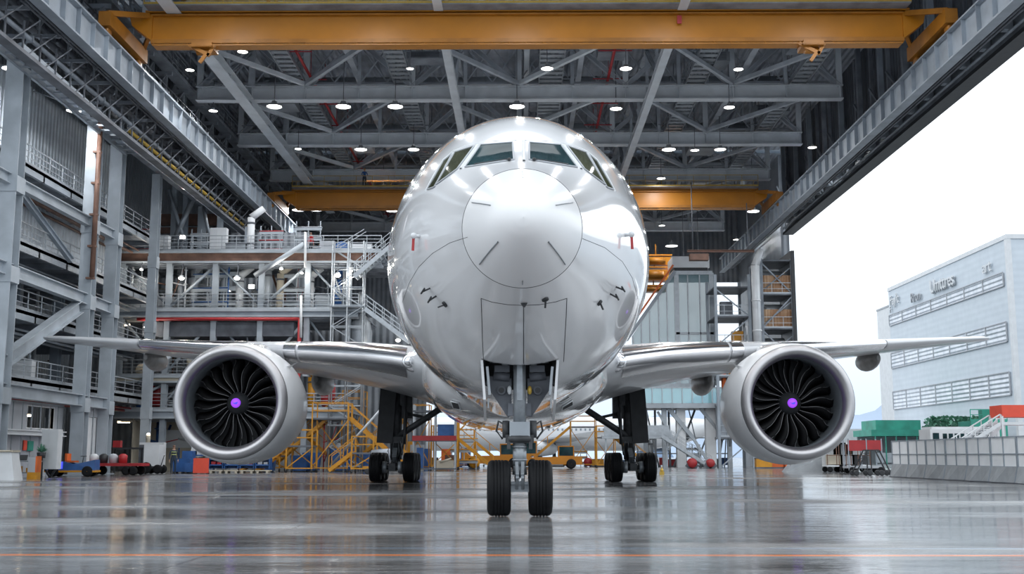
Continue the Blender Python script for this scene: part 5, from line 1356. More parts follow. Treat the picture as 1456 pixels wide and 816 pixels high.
# blue bins under the stands
for k, (px, Y, w_, h_) in enumerate(((420, 82, 1.2, 1.2), (438, 83, 1.3, 1.4), (482, 84, 1.7, 1.7), (375, 81, 1.0, 1.3), (512, 85, 1.0, 1.4))):
    T = thing('skip_bin', 'blue bin under the yellow stands, %s from the left' % ORD[sorted([420, 438, 482, 375, 512]).index(px)], 'bin', (gx(px, Y), Y+1.5, 0), 0, 'blue bins among the yellow stands')
    b = MB(); b.add([(-w_*.4, -.4, .1), (w_*.4, -.4, .1), (w_*.4, .4, .1), (-w_*.4, .4, .1), (-w_/2, -.5, h_), (w_/2, -.5, h_), (w_/2, .5, h_), (-w_/2, .5, h_)], [(0, 1, 5, 4), (1, 2, 6, 5), (2, 3, 7, 6), (3, 0, 4, 7), (0, 3, 2, 1)]); b.build('tub', bluem, T)
    MB().box(-w_*.3, w_*.3, -.35, .35, 0, .1).build('base', darkm, T)
# rack with blue boxes and red beam
T = thing('pallet_rack', 'grey pallet rack with blue load and dark red beam behind the left wheels', 'rack', (gx(618, 90), 90, 0))
for x in (-1.7, 0, 1.6):
    for y in (0, 1.1): MB().beam((x, y, 0), (x, y, 5.2), .12, .12).build('upright', galv, T)
MB().box(-1.8, 1.7, -.08, 0, 2.35, 2.75).build('beam', redm, T); MB().box(-1.8, 1.7, -.08, 1.2, 2.3, 2.36).box(-1.8, 1.7, -.08, 1.2, .1, .2).box(-1.8, 1.7, -.08, 1.2, 4.6, 4.75).build('shelf', steel_d, T)
o = MB().cbox((0, 0, .6), (1.3, .8, 1.2)).cbox((0, 0, 1.23), (1.34, .84, .06)).build('blue_box', bluem); o.location = (gx(618, 90)+.85, 90.5, 2.38); tag(o, 'large blue box on the pallet rack shelf', 'box')
o = MB().cbox((0, 0, .8), (.5, .7, 1.6)).cbox((0, -.36, 1.1), (.3, .04, .3)).build('blue_locker', bluem); o.location = (gx(618, 90)-1.2, 90.5, .21); tag(o, 'upright blue locker at the foot of the pallet rack', 'locker')
o = MB().cbox((0, 0, .3), (1.3, .7, .6)).tube((-.4, -.4, .45), (.5, -.4, .75), .08, 8).build('engine_part', beige); o.location = (gx(618, 90)+.8, 90.5, .21); tag(o, 'tan machine part with silver tube on the rack floor', 'machine part')
T = thing('gantry_post', 'tall bright yellow gantry post beside the rear doorway', 'gantry', (gx(650, 100), 100, 0))
MB().ibeam((0, 0, 0), (0, 0, 4.6), .4, .35, .05, .05, up=(0, 1, 0)).build('post', yellow, T); MB().box(-.5, .5, -.4, .4, 0, .1).beam((0, 0, 4.5), (1.8, 0, 4.5), .25, .3).beam((0, 0, 3.2), (1.2, 0, 4.4), .12, .12).build('arm', yellow, T)
# red flag-like cover on main gear ignored; engine cart
T = thing('component_dolly', 'steel dolly with tan covered load, half behind the left main gear', 'dolly', (gx(548, 74), 74, 0))
MB().box(-1.4, 1.4, -.5, .5, .35, .5).build('frame', yellow, T); b = MB()
for x in (-1.1, 1.1): wheel(b, (x, -.5, .18), .18, .12, 'Y'); wheel(b, (x, .5, .18), .18, .12, 'Y')
b.build('castors', darkm, T)
MB().lathe([(-.9, .02), (-.9, .5), (.2, .6), (.9, .35), (.9, .02)], (0, 0, 1.05), 'X', 18).build('covered_load', steel_m, T)
# tubular tow bars / long white diagonal pole
o = MB().tube(at(470, 662, 80)*1.0, at(545, 578, 80), .09, 10).build('boom_pole', galv); tag(o, 'long slanting pale pole left of the left main gear', 'pole')

# ------------------------------------------------------------------ beyond the rear doorway
def pushback(x, y, label, m_, sc=1.0, rz=0):
    T = thing('aircraft_tug', label, 'tug', (x, y, 0), rz); T.scale = (sc, sc, sc)
    b = MB(); b.add([(-3, -1.1, .45), (3, -1.1, .45), (3, 1.1, .45), (-3, 1.1, .45), (-3, -1.1, 1.9), (-2.2, -1.1, 1.15), (3, -1.1, 1.25), (3, 1.1, 1.25), (-2.2, 1.1, 1.15), (-3, 1.1, 1.9)],
                    [(0, 1, 6, 5, 4), (3, 9, 8, 7, 2), (0, 4, 9, 3), (4, 5, 8, 9), (5, 6, 7, 8), (1, 2, 7, 6), (0, 3, 2, 1)]); b.build('body', m_, T)
    MB().box(.6, 2.2, -1.0, 1.0, 1.2, 1.3).box(.6, 2.2, -1.0, 1.0, 2.2, 2.3).box(.6, .7, -1, -.9, 1.3, 2.2).box(2.1, 2.2, -1, -.9, 1.3, 2.2).box(.6, .7, .9, 1, 1.3, 2.2).box(2.1, 2.2, .9, 1, 1.3, 2.2).build('cab', m_, T)
    MB().box(.7, 2.1, -.96, -.93, 1.3, 2.2).build('cab_glass', cockpit, T)
    b = MB()
    for xx in (-2, 1.9):
        for yy in (-1, 1): wheel(b, (xx, yy, .5), .5, .35, 'Y')
    b.build('wheels', rubber, T)
    return T
pushback(gx(702, 108), 108, 'yellow low tug visible left of the nose wheels through the doorway', cranem)
T = pushback(gx(785, 104), 104, 'yellow tug with raised cab right of the nose gear, through the doorway', cranem, .9)
T = thing('service_truck', 'yellow and white service truck directly behind the nose gear', 'truck', (gx(748, 116), 116, 0))
MB().box(-1.2, 1.2, 0, 2.5, .6, 1.4).box(-1.1, 1.1, .1, 2.4, 2.5, 2.65).box(-1.1, -1.0, .1, .3, 1.4, 2.5).box(1.0, 1.1, .1, .3, 1.4, 2.5).build('cab', cranem, T)
MB().box(-1.0, 1.0, .1, .14, 1.4, 2.5).build('windscreen', cockpit, T)
b = MB(); wheel(b, (-1, .6, .45), .45, .3); wheel(b, (1, .6, .45), .45, .3); wheel(b, (-1, 3.6, .45), .45, .3); wheel(b, (1, 3.6, .45), .45, .3); b.build('wheels', rubber, T)
MB().box(-1.2, 1.2, 2.5, 6, .6, 2.9).build('box_body', whitep, T)
MB().ball((.65, -.05, 1.0), .22, 12).ball((-.65, -.05, 1.0), .22, 12).build('headlight', chrome, T)
# distant second airliner seen side-on under the belly
T = thing('distant_airliner', 'white airliner parked side-on outside the rear doorway, under the belly', 'airplane', (4, 176, 0), 0)
b = MB(); rings = []
for s, r, z in ((-26, .1, 4.4), (-25.6, .7, 4.3), (-24.5, 1.3, 4.35), (-22.5, 2.0, 4.45), (-20, 2.45, 4.5), (-17, 2.6, 4.5), (14, 2.6, 4.5), (20, 2.2, 4.9), (28, .6, 5.9)):
    rings.append([Vector((s, r*sin(2*pi*i/40), z+r*cos(2*pi*i/40))) for i in range(40)])
b.loft(rings, caps=True).build('fuselage', white_paint, T)
b = MB()
for k in range(46):
    x = -16+k*.7; b.box(x-.13, x+.13, -2.56, -2.50, 4.95, 5.3)
b.build('cabin_windows', steel, T)['kind'] = 'stuff'
MB().add([(-4, -2, 3.3), (3, -2, 3.4), (9, -19, 4.6), (6.5, -19, 4.6), (-4, -2, 3.0), (3, -2, 3.1), (9, -19, 4.5), (6.5, -19, 4.5)], [(0, 1, 2, 3), (7, 6, 5, 4), (0, 4, 5, 1), (1, 5, 6, 2), (2, 6, 7, 3), (3, 7, 4, 0)]).build('wing', grey_paint, T)
MB().lathe([(-2, .9), (-1.9, 1.05), (0, 1.15), (1.5, .9), (2.2, .5), (2.2, .02)], (-1, -6.5, 2.2), 'X', 28).build('engine', white_paint, T)
b = MB(); wheel(b, (-20, 0, .45), .45, .4, 'Y'); wheel(b, (1, -3, .55), .55, .5, 'Y'); wheel(b, (1, 3, .55), .55, .5, 'Y'); b.tube((-20, 0, .5), (-20, 0, 2.5), .15, 8).tube((1, -3, .5), (1, -2, 3.0), .2, 8).tube((1, 3, .5), (1, 2, 3.0), .2, 8); b.build('landing_gear', darkm, T)
# low equipment rows at the rear doorway
clutter('r1', 0, -10, 5.5, 124, 14, 21, 'by the rear doorway near the nose gear', ['crate', 'tool_trolley', 'hose_reel', 'pipe_rack', 'crate', 'storage_cabinet'], [yellow, darkm, bluem, greyp, whitep, rust, orange], .9)
clutter('r2', 0, 5.5, 22, 121, 15, 22, 'along the doorway behind the right main gear', ['crate', 'tool_trolley', 'hose_reel', 'pipe_rack', 'duct_riser', 'crate'], [yellow, darkm, bluem, greyp, redm, orange, duct, whitep], .9)
clutter('r3', 0, -12, -3.5, 100, 8, 23, 'behind the left main wheels', ['crate', 'tool_trolley', 'pipe_rack', 'storage_cabinet', 'hose_reel'], [yellow, darkm, bluem, greyp, yellow, rust], 1.0)

# ================================================================== RIGHT REAR STRUCTURES
DR = 118
def vx(px, Y, py=560): return at(px, py, Y).x
def vz(py, Y, px=1000): return at(px, py, Y).z
# glazed curtain wall
T = thing('glazed_screen', 'tall pale green glass screen behind the right wing', 'glass wall', (0, DR, 0))
gx0, gx1 = vx(898, DR, 450), vx(1014, DR, 450)
zb_, ztp = vz(548, DR), vz(388, DR)
MB().add([(gx0, 0, zb_), (gx1, 0, zb_), (gx1, 0, ztp), (vx(962, DR), 0, ztp), (gx0, 0, vz(478, DR)), (gx0, .06, zb_), (gx1, .06, zb_), (gx1, .06, ztp), (vx(962, DR), .06, ztp), (gx0, .06, vz(478, DR))],
         [(0, 1, 2, 3, 4), (9, 8, 7, 6, 5), (0, 5, 6, 1), (1, 6, 7, 2), (2, 7, 8, 3), (3, 8, 9, 4), (4, 9, 5, 0)]).build('pane', curtain_glass, T)
b = MB()
for px, top in ((900, 478), (912, 460), (924, 443), (937, 424), (949, 406), (963, 388), (979, 388), (996, 388), (1013, 388)):
    w_ = .5 if px in (963, 1013) else .12
    b.beam((vx(px, DR, 470), -.1, zb_), (vx(px, DR, 470), -.1, vz(top, DR)), w_, .15)
b.beam((vx(963, DR), -.1, vz(474, DR)), (gx1, -.1, vz(474, DR)), .15, .25); b.beam((gx0, -.1, zb_), (gx1, -.1, zb_), .2, .4); b.beam((vx(963, DR), -.1, ztp), (gx1, -.1, ztp), .2, .4)
b.build('mullion', galv, T)
MB().beam((gx0-.6, -.3, vz(484, DR)), (vx(963, DR), -.3, vz(386, DR)), .4, .35).build('sloping_rafter', steel, T)
MB().beam((gx0-.8, -.6, vz(484, DR)+.5), (vx(960, DR), -.6, vz(386, DR)+.6), .15, .2).build('orange_edge', orange, T)
T = thing('plant_room', 'pale grey plant room with dark slot on top of the glass screen', 'cabin', (vx(990, DR), DR+1, 0))
xa = vx(962, DR)-vx(990, DR); xb = vx(1016, DR)-vx(990, DR)
MB().box(xa, xb, 0, 4, vz(386, DR), vz(384, DR)+.1).box(xa, xb, 0, 4, vz(378, DR), vz(362, DR)).build('casing', whitep, T)
MB().box(xa+.2, xb-.2, .1, 3.8, vz(386, DR), vz(378, DR)).build('slot', darkm, T)
for k, (px, py, w_, h_) in enumerate(((936, 372, 3.2, 1.6), (934, 392, 3.0, 2.2), (932, 412, 2.6, 1.0))):
    T = thing('hoist_block', 'orange hoist block hanging right of the fuselage, %s of three' % ['top', 'middle', 'lowest'][k], 'hoist', (vx(px, 124), 124, vz(py, 124)), 0, 'stacked orange hoist blocks')
    MB().cbox((0, 0, 0), (w_, 1.2, h_*.55)).cbox((0, 0, h_*.4), (w_*1.1, 1.4, .15)).build('body', cranem, T); MB().tube((-w_*.3, -.7, 0), (w_*.3, -.7, 0), h_*.2, 12).tube((0, 0, h_*.4), (0, 0, 2.0), .08, 6).build('drum', craned, T)
# balcony strip with cyan glass
T = thing('glazed_balcony', 'long balcony with cyan glass balustrade below the right wing', 'balcony', (0, 113, 0))
x0, x1 = vx(913, 113), vx(1041, 113); za, zb2, zc2 = vz(580, 113), vz(573, 113), vz(551, 113)
MB().box(x0, x1, 0, 6, za, zb2).build('slab', steel_l, T); MB().box(x0, x1, .0, .06, zb2, zc2).build('balustrade', cyan_glass, T)
b = MB()
for k in range(10): x = x0+(x1-x0)*k/9; b.beam((x, -.05, zb2), (x, -.05, zc2), .08, .08)
b.beam((x0, -.05, zc2), (x1, -.05, zc2), .1, .1); b.build('glass_frame', galv, T)
for k, (px, m_, w_) in enumerate(((945, galv, .5), (968, whitep, .9), (1010, whitep, 1.0), (1037, galv, .45), (918, steel, .4))):
    o = MB().ibeam((0, 0, 0), (0, 0, za), w_, w_, .08, .08, up=(0, 1, 0)).build('balcony_column', m_); o.location = (vx(px, 114.5, 620), 114.5, 0)
    tag(o, 'pale column under the glazed balcony, %s from the left' % ORD[sorted([945, 968, 1010, 1037, 918]).index(px)], 'column', 'columns under the balcony')
for k, (a, b_, r) in enumerate((((950, 580), (985, 622), .28), ((985, 622), (1012, 664), .2), ((995, 580), (1012, 600), .22), ((1012, 600), (1030, 625), .2), ((935, 585), (958, 625), .16), ((972, 600), (950, 640), .14))):
    o = MB().beam(at(*a, 114), at(*b_, 114), r*1.4, r*1.4).build('steel_brace', galv if k % 2 else steel_l); tag(o, 'pale diagonal brace under the glazed balcony, %s' % ['upper left long one', 'lower middle one', 'upper right one', 'lower right one', 'far left one', 'one leaning the other way'][k], 'brace', 'braces under the balcony')
T = thing('bracing_frame', 'pale criss-cross bracing frame standing beneath the glazed balcony', 'bracing', (vx(918, 116.5), 116.5, 0))
rr = random.Random(41); wf = vx(1034, 116.5)-vx(918, 116.5)
for k in range(12):
    xa = wf*k/12+rr.uniform(-.1, .3); xb = min(wf, max(0, xa+rr.choice([-2.2, -1.2, .0, 1.4, 2.4])))
    MB().tube((xa, rr.uniform(0, .8), 0), (xb, rr.uniform(0, .8), za-.05), rr.choice([.06, .09, .12]), 8).build('lattice_bar', rr.choice([galv, whitep, steel_l]), T)
for z in (1.4, 3.0): MB().beam((0, .4, z), (wf, .4, z), .1, .12).build('tie_bar', galv, T)
o = MB().box(0, 1.0, 0, .6, 0, 3.2).box(-.05, 1.05, -.05, .65, 3.2, 3.4).build('hanging_curtain', rust if False else steel_m); o.location = (vx(1019, 112, 600), 112, vz(624, 112)); tag(o, 'dark hanging shutter at the right end under the balcony', 'shutter')
stair(at(940, 620, 111), at(1010, 664.5, 111), 1.2, 'pale stairs descending right behind the right main gear', galv, 'ground_stair')
o = MB().box(-3.4, 3.4, -.5, .5, 0, .3).box(-3.2, 3.2, -.55, -.5, .3, 1.3).build('landing_deck', galv); o.location = (vx(905, 111), 112, vz(622, 111)-.1); tag(o, 'landing deck with panel at the head of the pale stairs', 'platform')
for k, x in enumerate((-3, 3)):
    pass
MB().beam((-3, 0, 0), (-3, 0, -2.7), .15, .15).beam((3, 0, 0), (3, 0, -2.7), .15, .15).build('leg', galv, o)
for k, (px, Y) in enumerate(((984, 108), (1010, 107))):
    T = thing('hose_drum', 'red hose drum on the floor, %s one behind the right main gear' % ['left', 'right'][k], 'hose drum', (vx(px, Y, 660), Y, 0), 0, 'red hose drums')
    MB().lathe([(-.3, .02), (-.3, .45-.06*k), (-.22, .45-.06*k), (-.22, .3), (.22, .3), (.22, .45-.06*k), (.3, .45-.06*k), (.3, .02)], (0, 0, .5), 'Y', 22).build('drum', redm, T)
    MB().beam((-.4, 0, 0), (0, 0, .5), .08, .7).beam((.4, 0, 0), (0, 0, .5), .08, .7).build('stand', steel_d, T)
T = thing('dust_cart', 'tiny yellow-brown device standing alone on the wet floor right of the wheels', 'device', G(941, 675))
MB().box(-.14, .14, -.12, .12, .0, .2).ball((0, 0, .28), .12, 10).tube((0, 0, .3), (.02, 0, .5), .03, 6).build('body', yelbrass, T)
# red hoist beam
T = thing('hoist_beam', 'dark red horizontal beam with trolley, right of the fuselage below the roof', 'beam', (0, 104, vz(357, 104)))
MB().ibeam((vx(982, 104), 0, 0), (vx(1079, 104), 0, 0), .3, .22).build('beam', rust, T); MB().box(vx(985, 104), vx(1012, 104), -.4, .4, -.9, -.3).build('trolley', rust, T); MB().tube((vx(990, 104), 0, .1), (vx(990, 104), 0, 6.6), .05, 6).tube((vx(1070, 104), 0, .1), (vx(1070, 104), 0, 4.6), .05, 6).build('hanger', steel_d, T)
# scaffold-like service tower
def frame_tower(x0, x1, y, dpt, z1, step, label, m1, m2, name='service_tower', panels=None, z0=0):
    T = thing(name, label, 'tower', (x0, y, z0)); w_ = x1-x0
    for x in (0, w_):
        for yy in (0, dpt): MB().beam((x, yy, 0), (x, yy, z1), .28, .28).build('corner_post', m1, T)
    n = int(z1/step)
    for k in range(1, n+1):
        z = k*step; MB().box(-.1, w_+.1, -.1, dpt, z-.15, z).build('floor_slab', m2, T)
        a, b_ = (0, w_) if k % 2 else (w_, 0)
        MB().beam((a, .1, z-step), (b_, .1, z-.2), .12, .12).build('brace', m1, T)
    for k in range(1, n): MB().rail([(0, -.05, k*step), (w_, -.05, k*step)], 1.1, .03, .9, (.5,)).build('guardrail', galv, T)
    return T, n
xs0, xs1 = vx(1018, 112, 450), vx(1066, 112, 450)
Ts, n = frame_tower(xs0, xs1, 112, 5, 19.2, 3.0, 'open steel service tower crammed with pipes, right of the glass screen', steel, steel_d)
rr = random.Random(4)
for k in range(22):
    x = .2+rr.uniform(0, xs1-xs0-.4); z0_ = rr.uniform(2, 10); m_ = rr.choice([galv, rust, yellow, duct, whitep, steel_d, orange])
    MB().tube((x, rr.uniform(-.1, 2), z0_), (x, rr.uniform(-.1, 2), min(18.6, z0_+rr.uniform(4, 9))), rr.choice([.06, .1, .16]), 8).build('riser', m_, Ts)
for k in range(1, n):
    MB().cbox((rr.uniform(.6, 2.4), 1.0, k*3.0+.8), (rr.uniform(.8, 1.4), .8, 1.5)).build('equipment_box', rr.choice([greyp, yellow, steel_d, beige, duct]), Ts)
o = MB().tube((0, 0, 0), (0, 0, 8.6), .42, 20).tube((0, 0, 8.6), (.6, 0, 10.2), .42, 20, r2=.3).tube((0, 0, 2), (0, 0, 2.15), .47, 20).tube((0, 0, 5), (0, 0, 5.15), .47, 20).build('white_flue', whitep); o.location = (vx(1076, 111, 450), 111, vz(500, 111)); tag(o, 'thick white vertical flue pipe left of the orange-sided corner tower', 'pipe')
MB().box(-.6, .6, -.2, 1.6, -.2, 0).build('flue_bracket', steel, o)
xt0, xt1 = vx(1083, 112, 420), vx(1127, 112, 420)
Tt, n = frame_tower(xt0, xt1, 112, 5, 20.8, 3.45, 'corner tower with orange-brown siding bands at the edge of the open side', steel_m, steel_d, 'corner_tower')
for k in range(0, 6):
    z = k*3.45
    MB().box(.1, xt1-xt0-.1, .2, .3, z+.02, z+1.9).build('siding', plank, Tt)
    MB().tube(((xt1-xt0)*.5-1.1, 2.2, z+1.9), ((xt1-xt0)*.5+1.0, 2.2, z+1.9), .75, 20).build('round_duct', duct, Tt)
    MB().tube((.3, .1, z+.5), (xt1-xt0-.2, .05, z+2.6), .07, 6).build('wind_brace', steel_m, Tt)
MB().box(xt1-xt0-.1, xt1-xt0+.25, -.3, 5.3, 0, 21.6).build('edge_mast', darkm, Tt)
clutter('t', 0, 22, 27, 106, 4, 31, 'at the foot of the corner tower', ['crate', 'tool_trolley', 'hose_reel'], [yellow, orange, whitep, darkm], 1.0)
# overhead clutter near the right rear: ducts with cones
for k, (px, py, Y) in enumerate(()):
    P = at(px, py, Y); o = MB().lathe([(-1.2, 1.0), (-.2, .9), (.6, .35), (1.6, .3), (5, .3)], axis='Z', n=20).build('vent_cowl', duct); o.location = P; tag(o, 'grey cone-shaped vent cowl left of the corner tower, %s one' % ['left', 'right'][k], 'vent', 'vent cowls by the corner tower')

# ================================================================== OUTSIDE, RIGHT
# pale cargo building, long face parallel to the hangar
BX0, BYa, BYb, BH = 64.0, 146.5, 195.0, 30.0
T = thing('cargo_building', 'huge pale grey building with louvre bands and lettering, outside on the right', 'building', (BX0, BYa, 0))
L_ = BYb-BYa
MB().box(0, 60, 0, L_, 0, BH).build('walls', bld_clad, T)
MB().box(-.15, 60.1, -.15, L_+.1, BH-.5, BH+.1).box(-.12, .5, -.12, .6, 0, BH).build('parapet', whitep, T)
for (z0_, z1_) in ((23.5, 25.2), (16.1, 18.6), (9.1, 12.0)):
    lv = MB().box(-.12, 0, 1.5, L_-.2, z0_, z1_).build('louvre_band', louvre, T)
    b = MB()
    for k in range(8): y = 1.5+(L_-1.7)*k/7; b.box(-.22, -.1, y-.12, y+.12, z0_, z1_)
    b.box(-.22, -.1, 1.5, L_-.2, z1_, z1_+.12); b.box(-.22, -.1, 1.5, L_-.2, z0_-.12, z0_); b.build('band_frame', greyp, lv)
for (z0_, z1_) in ((14, 17), (20, 24.5)):
    MB().box(3, 30, -.12, 0, z0_, z1_).build('louvre_band', louvre, T)
def text(s, yy, z, size, m_, parent):
    cu = bpy.data.curves.new('lettering', 'FONT'); cu.body = s; cu.size = size; cu.extrude = .12; cu.align_x = 'LEFT'
    o = bpy.data.objects.new('tmp', cu); COL.objects.link(o); bpy.context.view_layer.update()
    me = bpy.data.meshes.new_from_object(o.evaluated_get(bpy.context.evaluated_depsgraph_get())); bpy.data.objects.remove(o)
    r = bpy.data.objects.new('lettering', me); COL.objects.link(r); me.materials.clear(); me.materials.append(m_)
    r.parent = parent; r.location = (-.3, yy, z); r.rotation_euler = (pi/2, 0, -pi/2)
    return r
text("Fay't", 47.0, 26.8, 2.4, whitep, T); text('F', 47.2, 25.6, 1.6, whitep, T); text('Rron', 36.5, 25.9, 2.2, greyp, T); text('Umttres', 27.5, 26.0, 2.9, greyp, T); text('Umttres', 27.4, 26.15, 2.9, whitep, T).location.x = -.42  # grey copy behind the white word draws the letters' shadow
text('art', 7.5, 26.0, 2.4, whitep, T)
T = thing('annex_tower', 'narrow pale tower at the far left end of the cargo building', 'building', (BX0+.8, BYb+.3, 0))
MB().box(0, 8, 0, 9, 0, 27.2).build('walls', whitep, T); MB().box(-.1, 8.1, -.1, 9.1, 27.2, 27.5).build('parapet', greyp, T); MB().cbox((1.2, -.05, 15.2), (.9, .1, .9)).build('wall_plate', greyp, T)
# mountains
b = MB(); N = 60; vs = []; fs = []
for j in range(3):
    for i in range(N+1):
        x = 120+900*i/N; h = (30+30*mnoise.noise(Vector((i*.13, .3, 0)))+14*mnoise.noise(Vector((i*.4, 2, 0)))+18*math.exp(-((i-12)/9)**2))*[0, 1, 0][j]
        vs.append((x-150*0, 900+160*j+10*mnoise.noise(Vector((i*.5, j, 5))), max(0, h*1.1)))
for j in range(2):
    for i in range(N): a = j*(N+1)+i; fs.append((a, a+1, a+N+2, a+N+1))
b.add(vs, fs, smooth=True); o = b.build('mountain_range', haze_hill); tag(o, 'pale blue distant mountains behind the right engine', 'mountain')
# white low terminal with green band
T = thing('terminal_building', 'low white terminal with green fascia, right of the right engine', 'building', (gx(1180, 180), 180, 0))
MB().box(0, 14, 0, 12, 0, 5.4).lathe([(0, .01), (0, 1)], (7, 0, 4.9), 'Y', 3).build('walls', whitep, T)
MB().box(4.5, 14.1, -.1, 0, 2.7, 3.6).build('fascia', tealm, T)
b = MB()
for k in range(9): b.box(.8+k*1.45, 1.6+k*1.45, -.08, 0, .8, 2.0)
b.build('windows', cockpit, T)
T = thing('green_shed', 'long green open-fronted shed below the cargo building', 'shed', (gx(1243, 165), 165, 0))
MB().box(-.5, 11, -1, 8, 4.0, 4.9).box(.5, 7, 0, 7, 4.9, 6.3).build('roof', tealm, T); MB().box(0, 11, 7.6, 8, 0, 4.0).build('rear_wall', greyp, T)
b = MB()
for k in range(8): b.box(k*1.5, k*1.5+.14, -.9, -.76, 0, 4.0)
b.build('posts', tealm, T); MB().box(0, 11, -.8, -.7, .2, 1.6).build('mesh_fence', galv, T)
# row of trees / shrubs on the shed
rr = random.Random(8)
for k in range(7):
    T = thing('tree', 'small dark green tree along the foot of the cargo building, %s from the left' % ORD[k], 'tree', (gx(1330+k*12, 150), 150, 0), 0, 'trees by the cargo building')
    MB().tube((0, 0, 0), (0, 0, 4.5), .15, 6).build('trunk', rust, T); b = MB()
    for q in range(110):
        a, e_ = rr.uniform(0, 6.28), rr.uniform(-1.2, 1.5); R_ = rr.uniform(.5, 1.3); c_ = Vector((R_*cos(a)*cos(e_), R_*sin(a)*cos(e_), 5.2+.9*R_*sin(e_))); u = Vector((rr.uniform(-1, 1), rr.uniform(-1, 1), rr.uniform(-1, 1))).normalized()*.28; v_ = u.cross(Vector((.3, .5, .8))).normalized()*.28
        b.add([c_+u, c_+v_, c_-u, c_-v_], [(0, 1, 2, 3)])
    b.build('crown', foliage, T)['kind'] = 'stuff'
# white bus
T = thing('airport_bus', 'white airport bus with window row above the right-hand barriers', 'bus', (gx(1325, 92), 92, 0))
MB().box(0, 5.6, 0, 2.6, .5, 3.3).box(.2, 5.4, .2, 2.4, 3.3, 3.5).build('body', whitep, T)
b = MB()
for k in range(9): b.box(1.0+k*.48, 1.34+k*.48, -.03, 0, 2.35, 2.95)
b.box(.2, .7, -.03, 0, 2.2, 3.0); b.build('windows', cockpit, T)
b = MB(); wheel(b, (1.2, .1, .5), .5, .3, 'Y'); wheel(b, (4.8, .1, .5), .5, .3, 'Y'); wheel(b, (1.2, 2.5, .5), .5, .3, 'Y'); wheel(b, (4.8, 2.5, .5), .5, .3, 'Y'); b.build('wheels', rubber, T)
# mobile stair truck
T = thing('stair_truck', 'white mobile passenger stairs with orange canopy at the right edge', 'stair truck', (gx(1405, 84), 84, 0)); T.scale = (1, 1, .68)
MB().box(-2.2, 4.0, 0, 2.4, .6, 2.4).box(-2.2, -.8, 0, 2.4, 2.4, 3.2).build('chassis', whitep, T)
b = MB(); U = Vector((0, 0, 1))
for yy in (.2, 2.2):
    p = Vector((-2.0, yy, 2.4)); q = Vector((1.2, yy, 5.2)); b.beam(p, q, .12, .3); b.beam(p+U, q+U, .1, .1); b.beam(q, q+Vector((3.0, 0, 0)), .12, .3); b.beam(q+U*.9, q+U*.9+Vector((3.0, 0, 0)), .1, .1)
    for k in range(6): c_ = p.lerp(q, k/5); b.beam(c_, c_+U, .07, .07)
b.build('stair_flight', whitep, T)
b = MB()
for k in range(11): c_ = Vector((-2.0, 0, 2.4)).lerp(Vector((1.2, 0, 5.2)), k/11); b.box(c_.x, c_.x+.32, .2, 2.2, c_.z, c_.z+.05)
b.build('treads', steel_m, T)
MB().box(1.3, 4.2, .1, 2.3, 5.9, 7.2).build('canopy', redorange, T); b = MB()
for x in (1.3, 4.1): 
    for yy in (.15, 2.2): b.beam((x, yy, 2.4), (x, yy, 6.0), .14, .14)
b.build('props', whitep, T)
b = MB(); 
for x in (-1.4, 2.9):
    for yy in (.1, 2.3): wheel(b, (x, yy, .5), .5, .3, 'Y')
b.build('wheels', rubber, T)
T = thing('second_stairs', 'smaller white boarding steps left of the orange-topped stairs', 'boarding steps', (gx(1372, 88), 88, 0)); T.scale = (1, 1, .75)
b = MB()
for yy in (0, 1.4):
    p = Vector((0, yy, .5)); q = Vector((3.2, yy, 5.0)); b.beam(p, q, .14, .35); b.beam(p+U, q+U, .1, .1)
    for k in range(7): c_ = p.lerp(q, k/6); b.beam(c_, c_+U, .08, .08)
    b.beam(q, (q.x, yy, .3), .12, .12)
b.build('flight', whitep, T)
b = MB()
for k in range(14): c_ = Vector((0, 0, .5)).lerp(Vector((3.2, 0, 5.0)), k/14); b.box(c_.x, c_.x+.24, 0, 1.4, c_.z, c_.z+.05)
b.build('treads', whitep, T)
b = MB(); wheel(b, (.4, 0, .25), .25, .15, 'Y'); wheel(b, (3.0, 0, .25), .25, .15, 'Y'); wheel(b, (.4, 1.4, .25), .25, .15, 'Y'); wheel(b, (3.0, 1.4, .25), .25, .15, 'Y'); b.build('wheels', rubber, T)
T = thing('green_container', 'green container with rail on top, behind the white bus roof', 'container', (gx(1384, 100), 100, 0))
MB().box(0, 3.2, 0, 3, 0, 2.6).box(.0, 3.2, 0, 3, 2.6, 4.2).build('body', tealm, T); MB().rail([(0, 0, 4.2), (3.2, 0, 4.2)], 1.0, .04, 1.0).cbox((1.8, 1, 4.7), (1.0, 1.0, 1.0)).build('roof_rail', tealm, T)
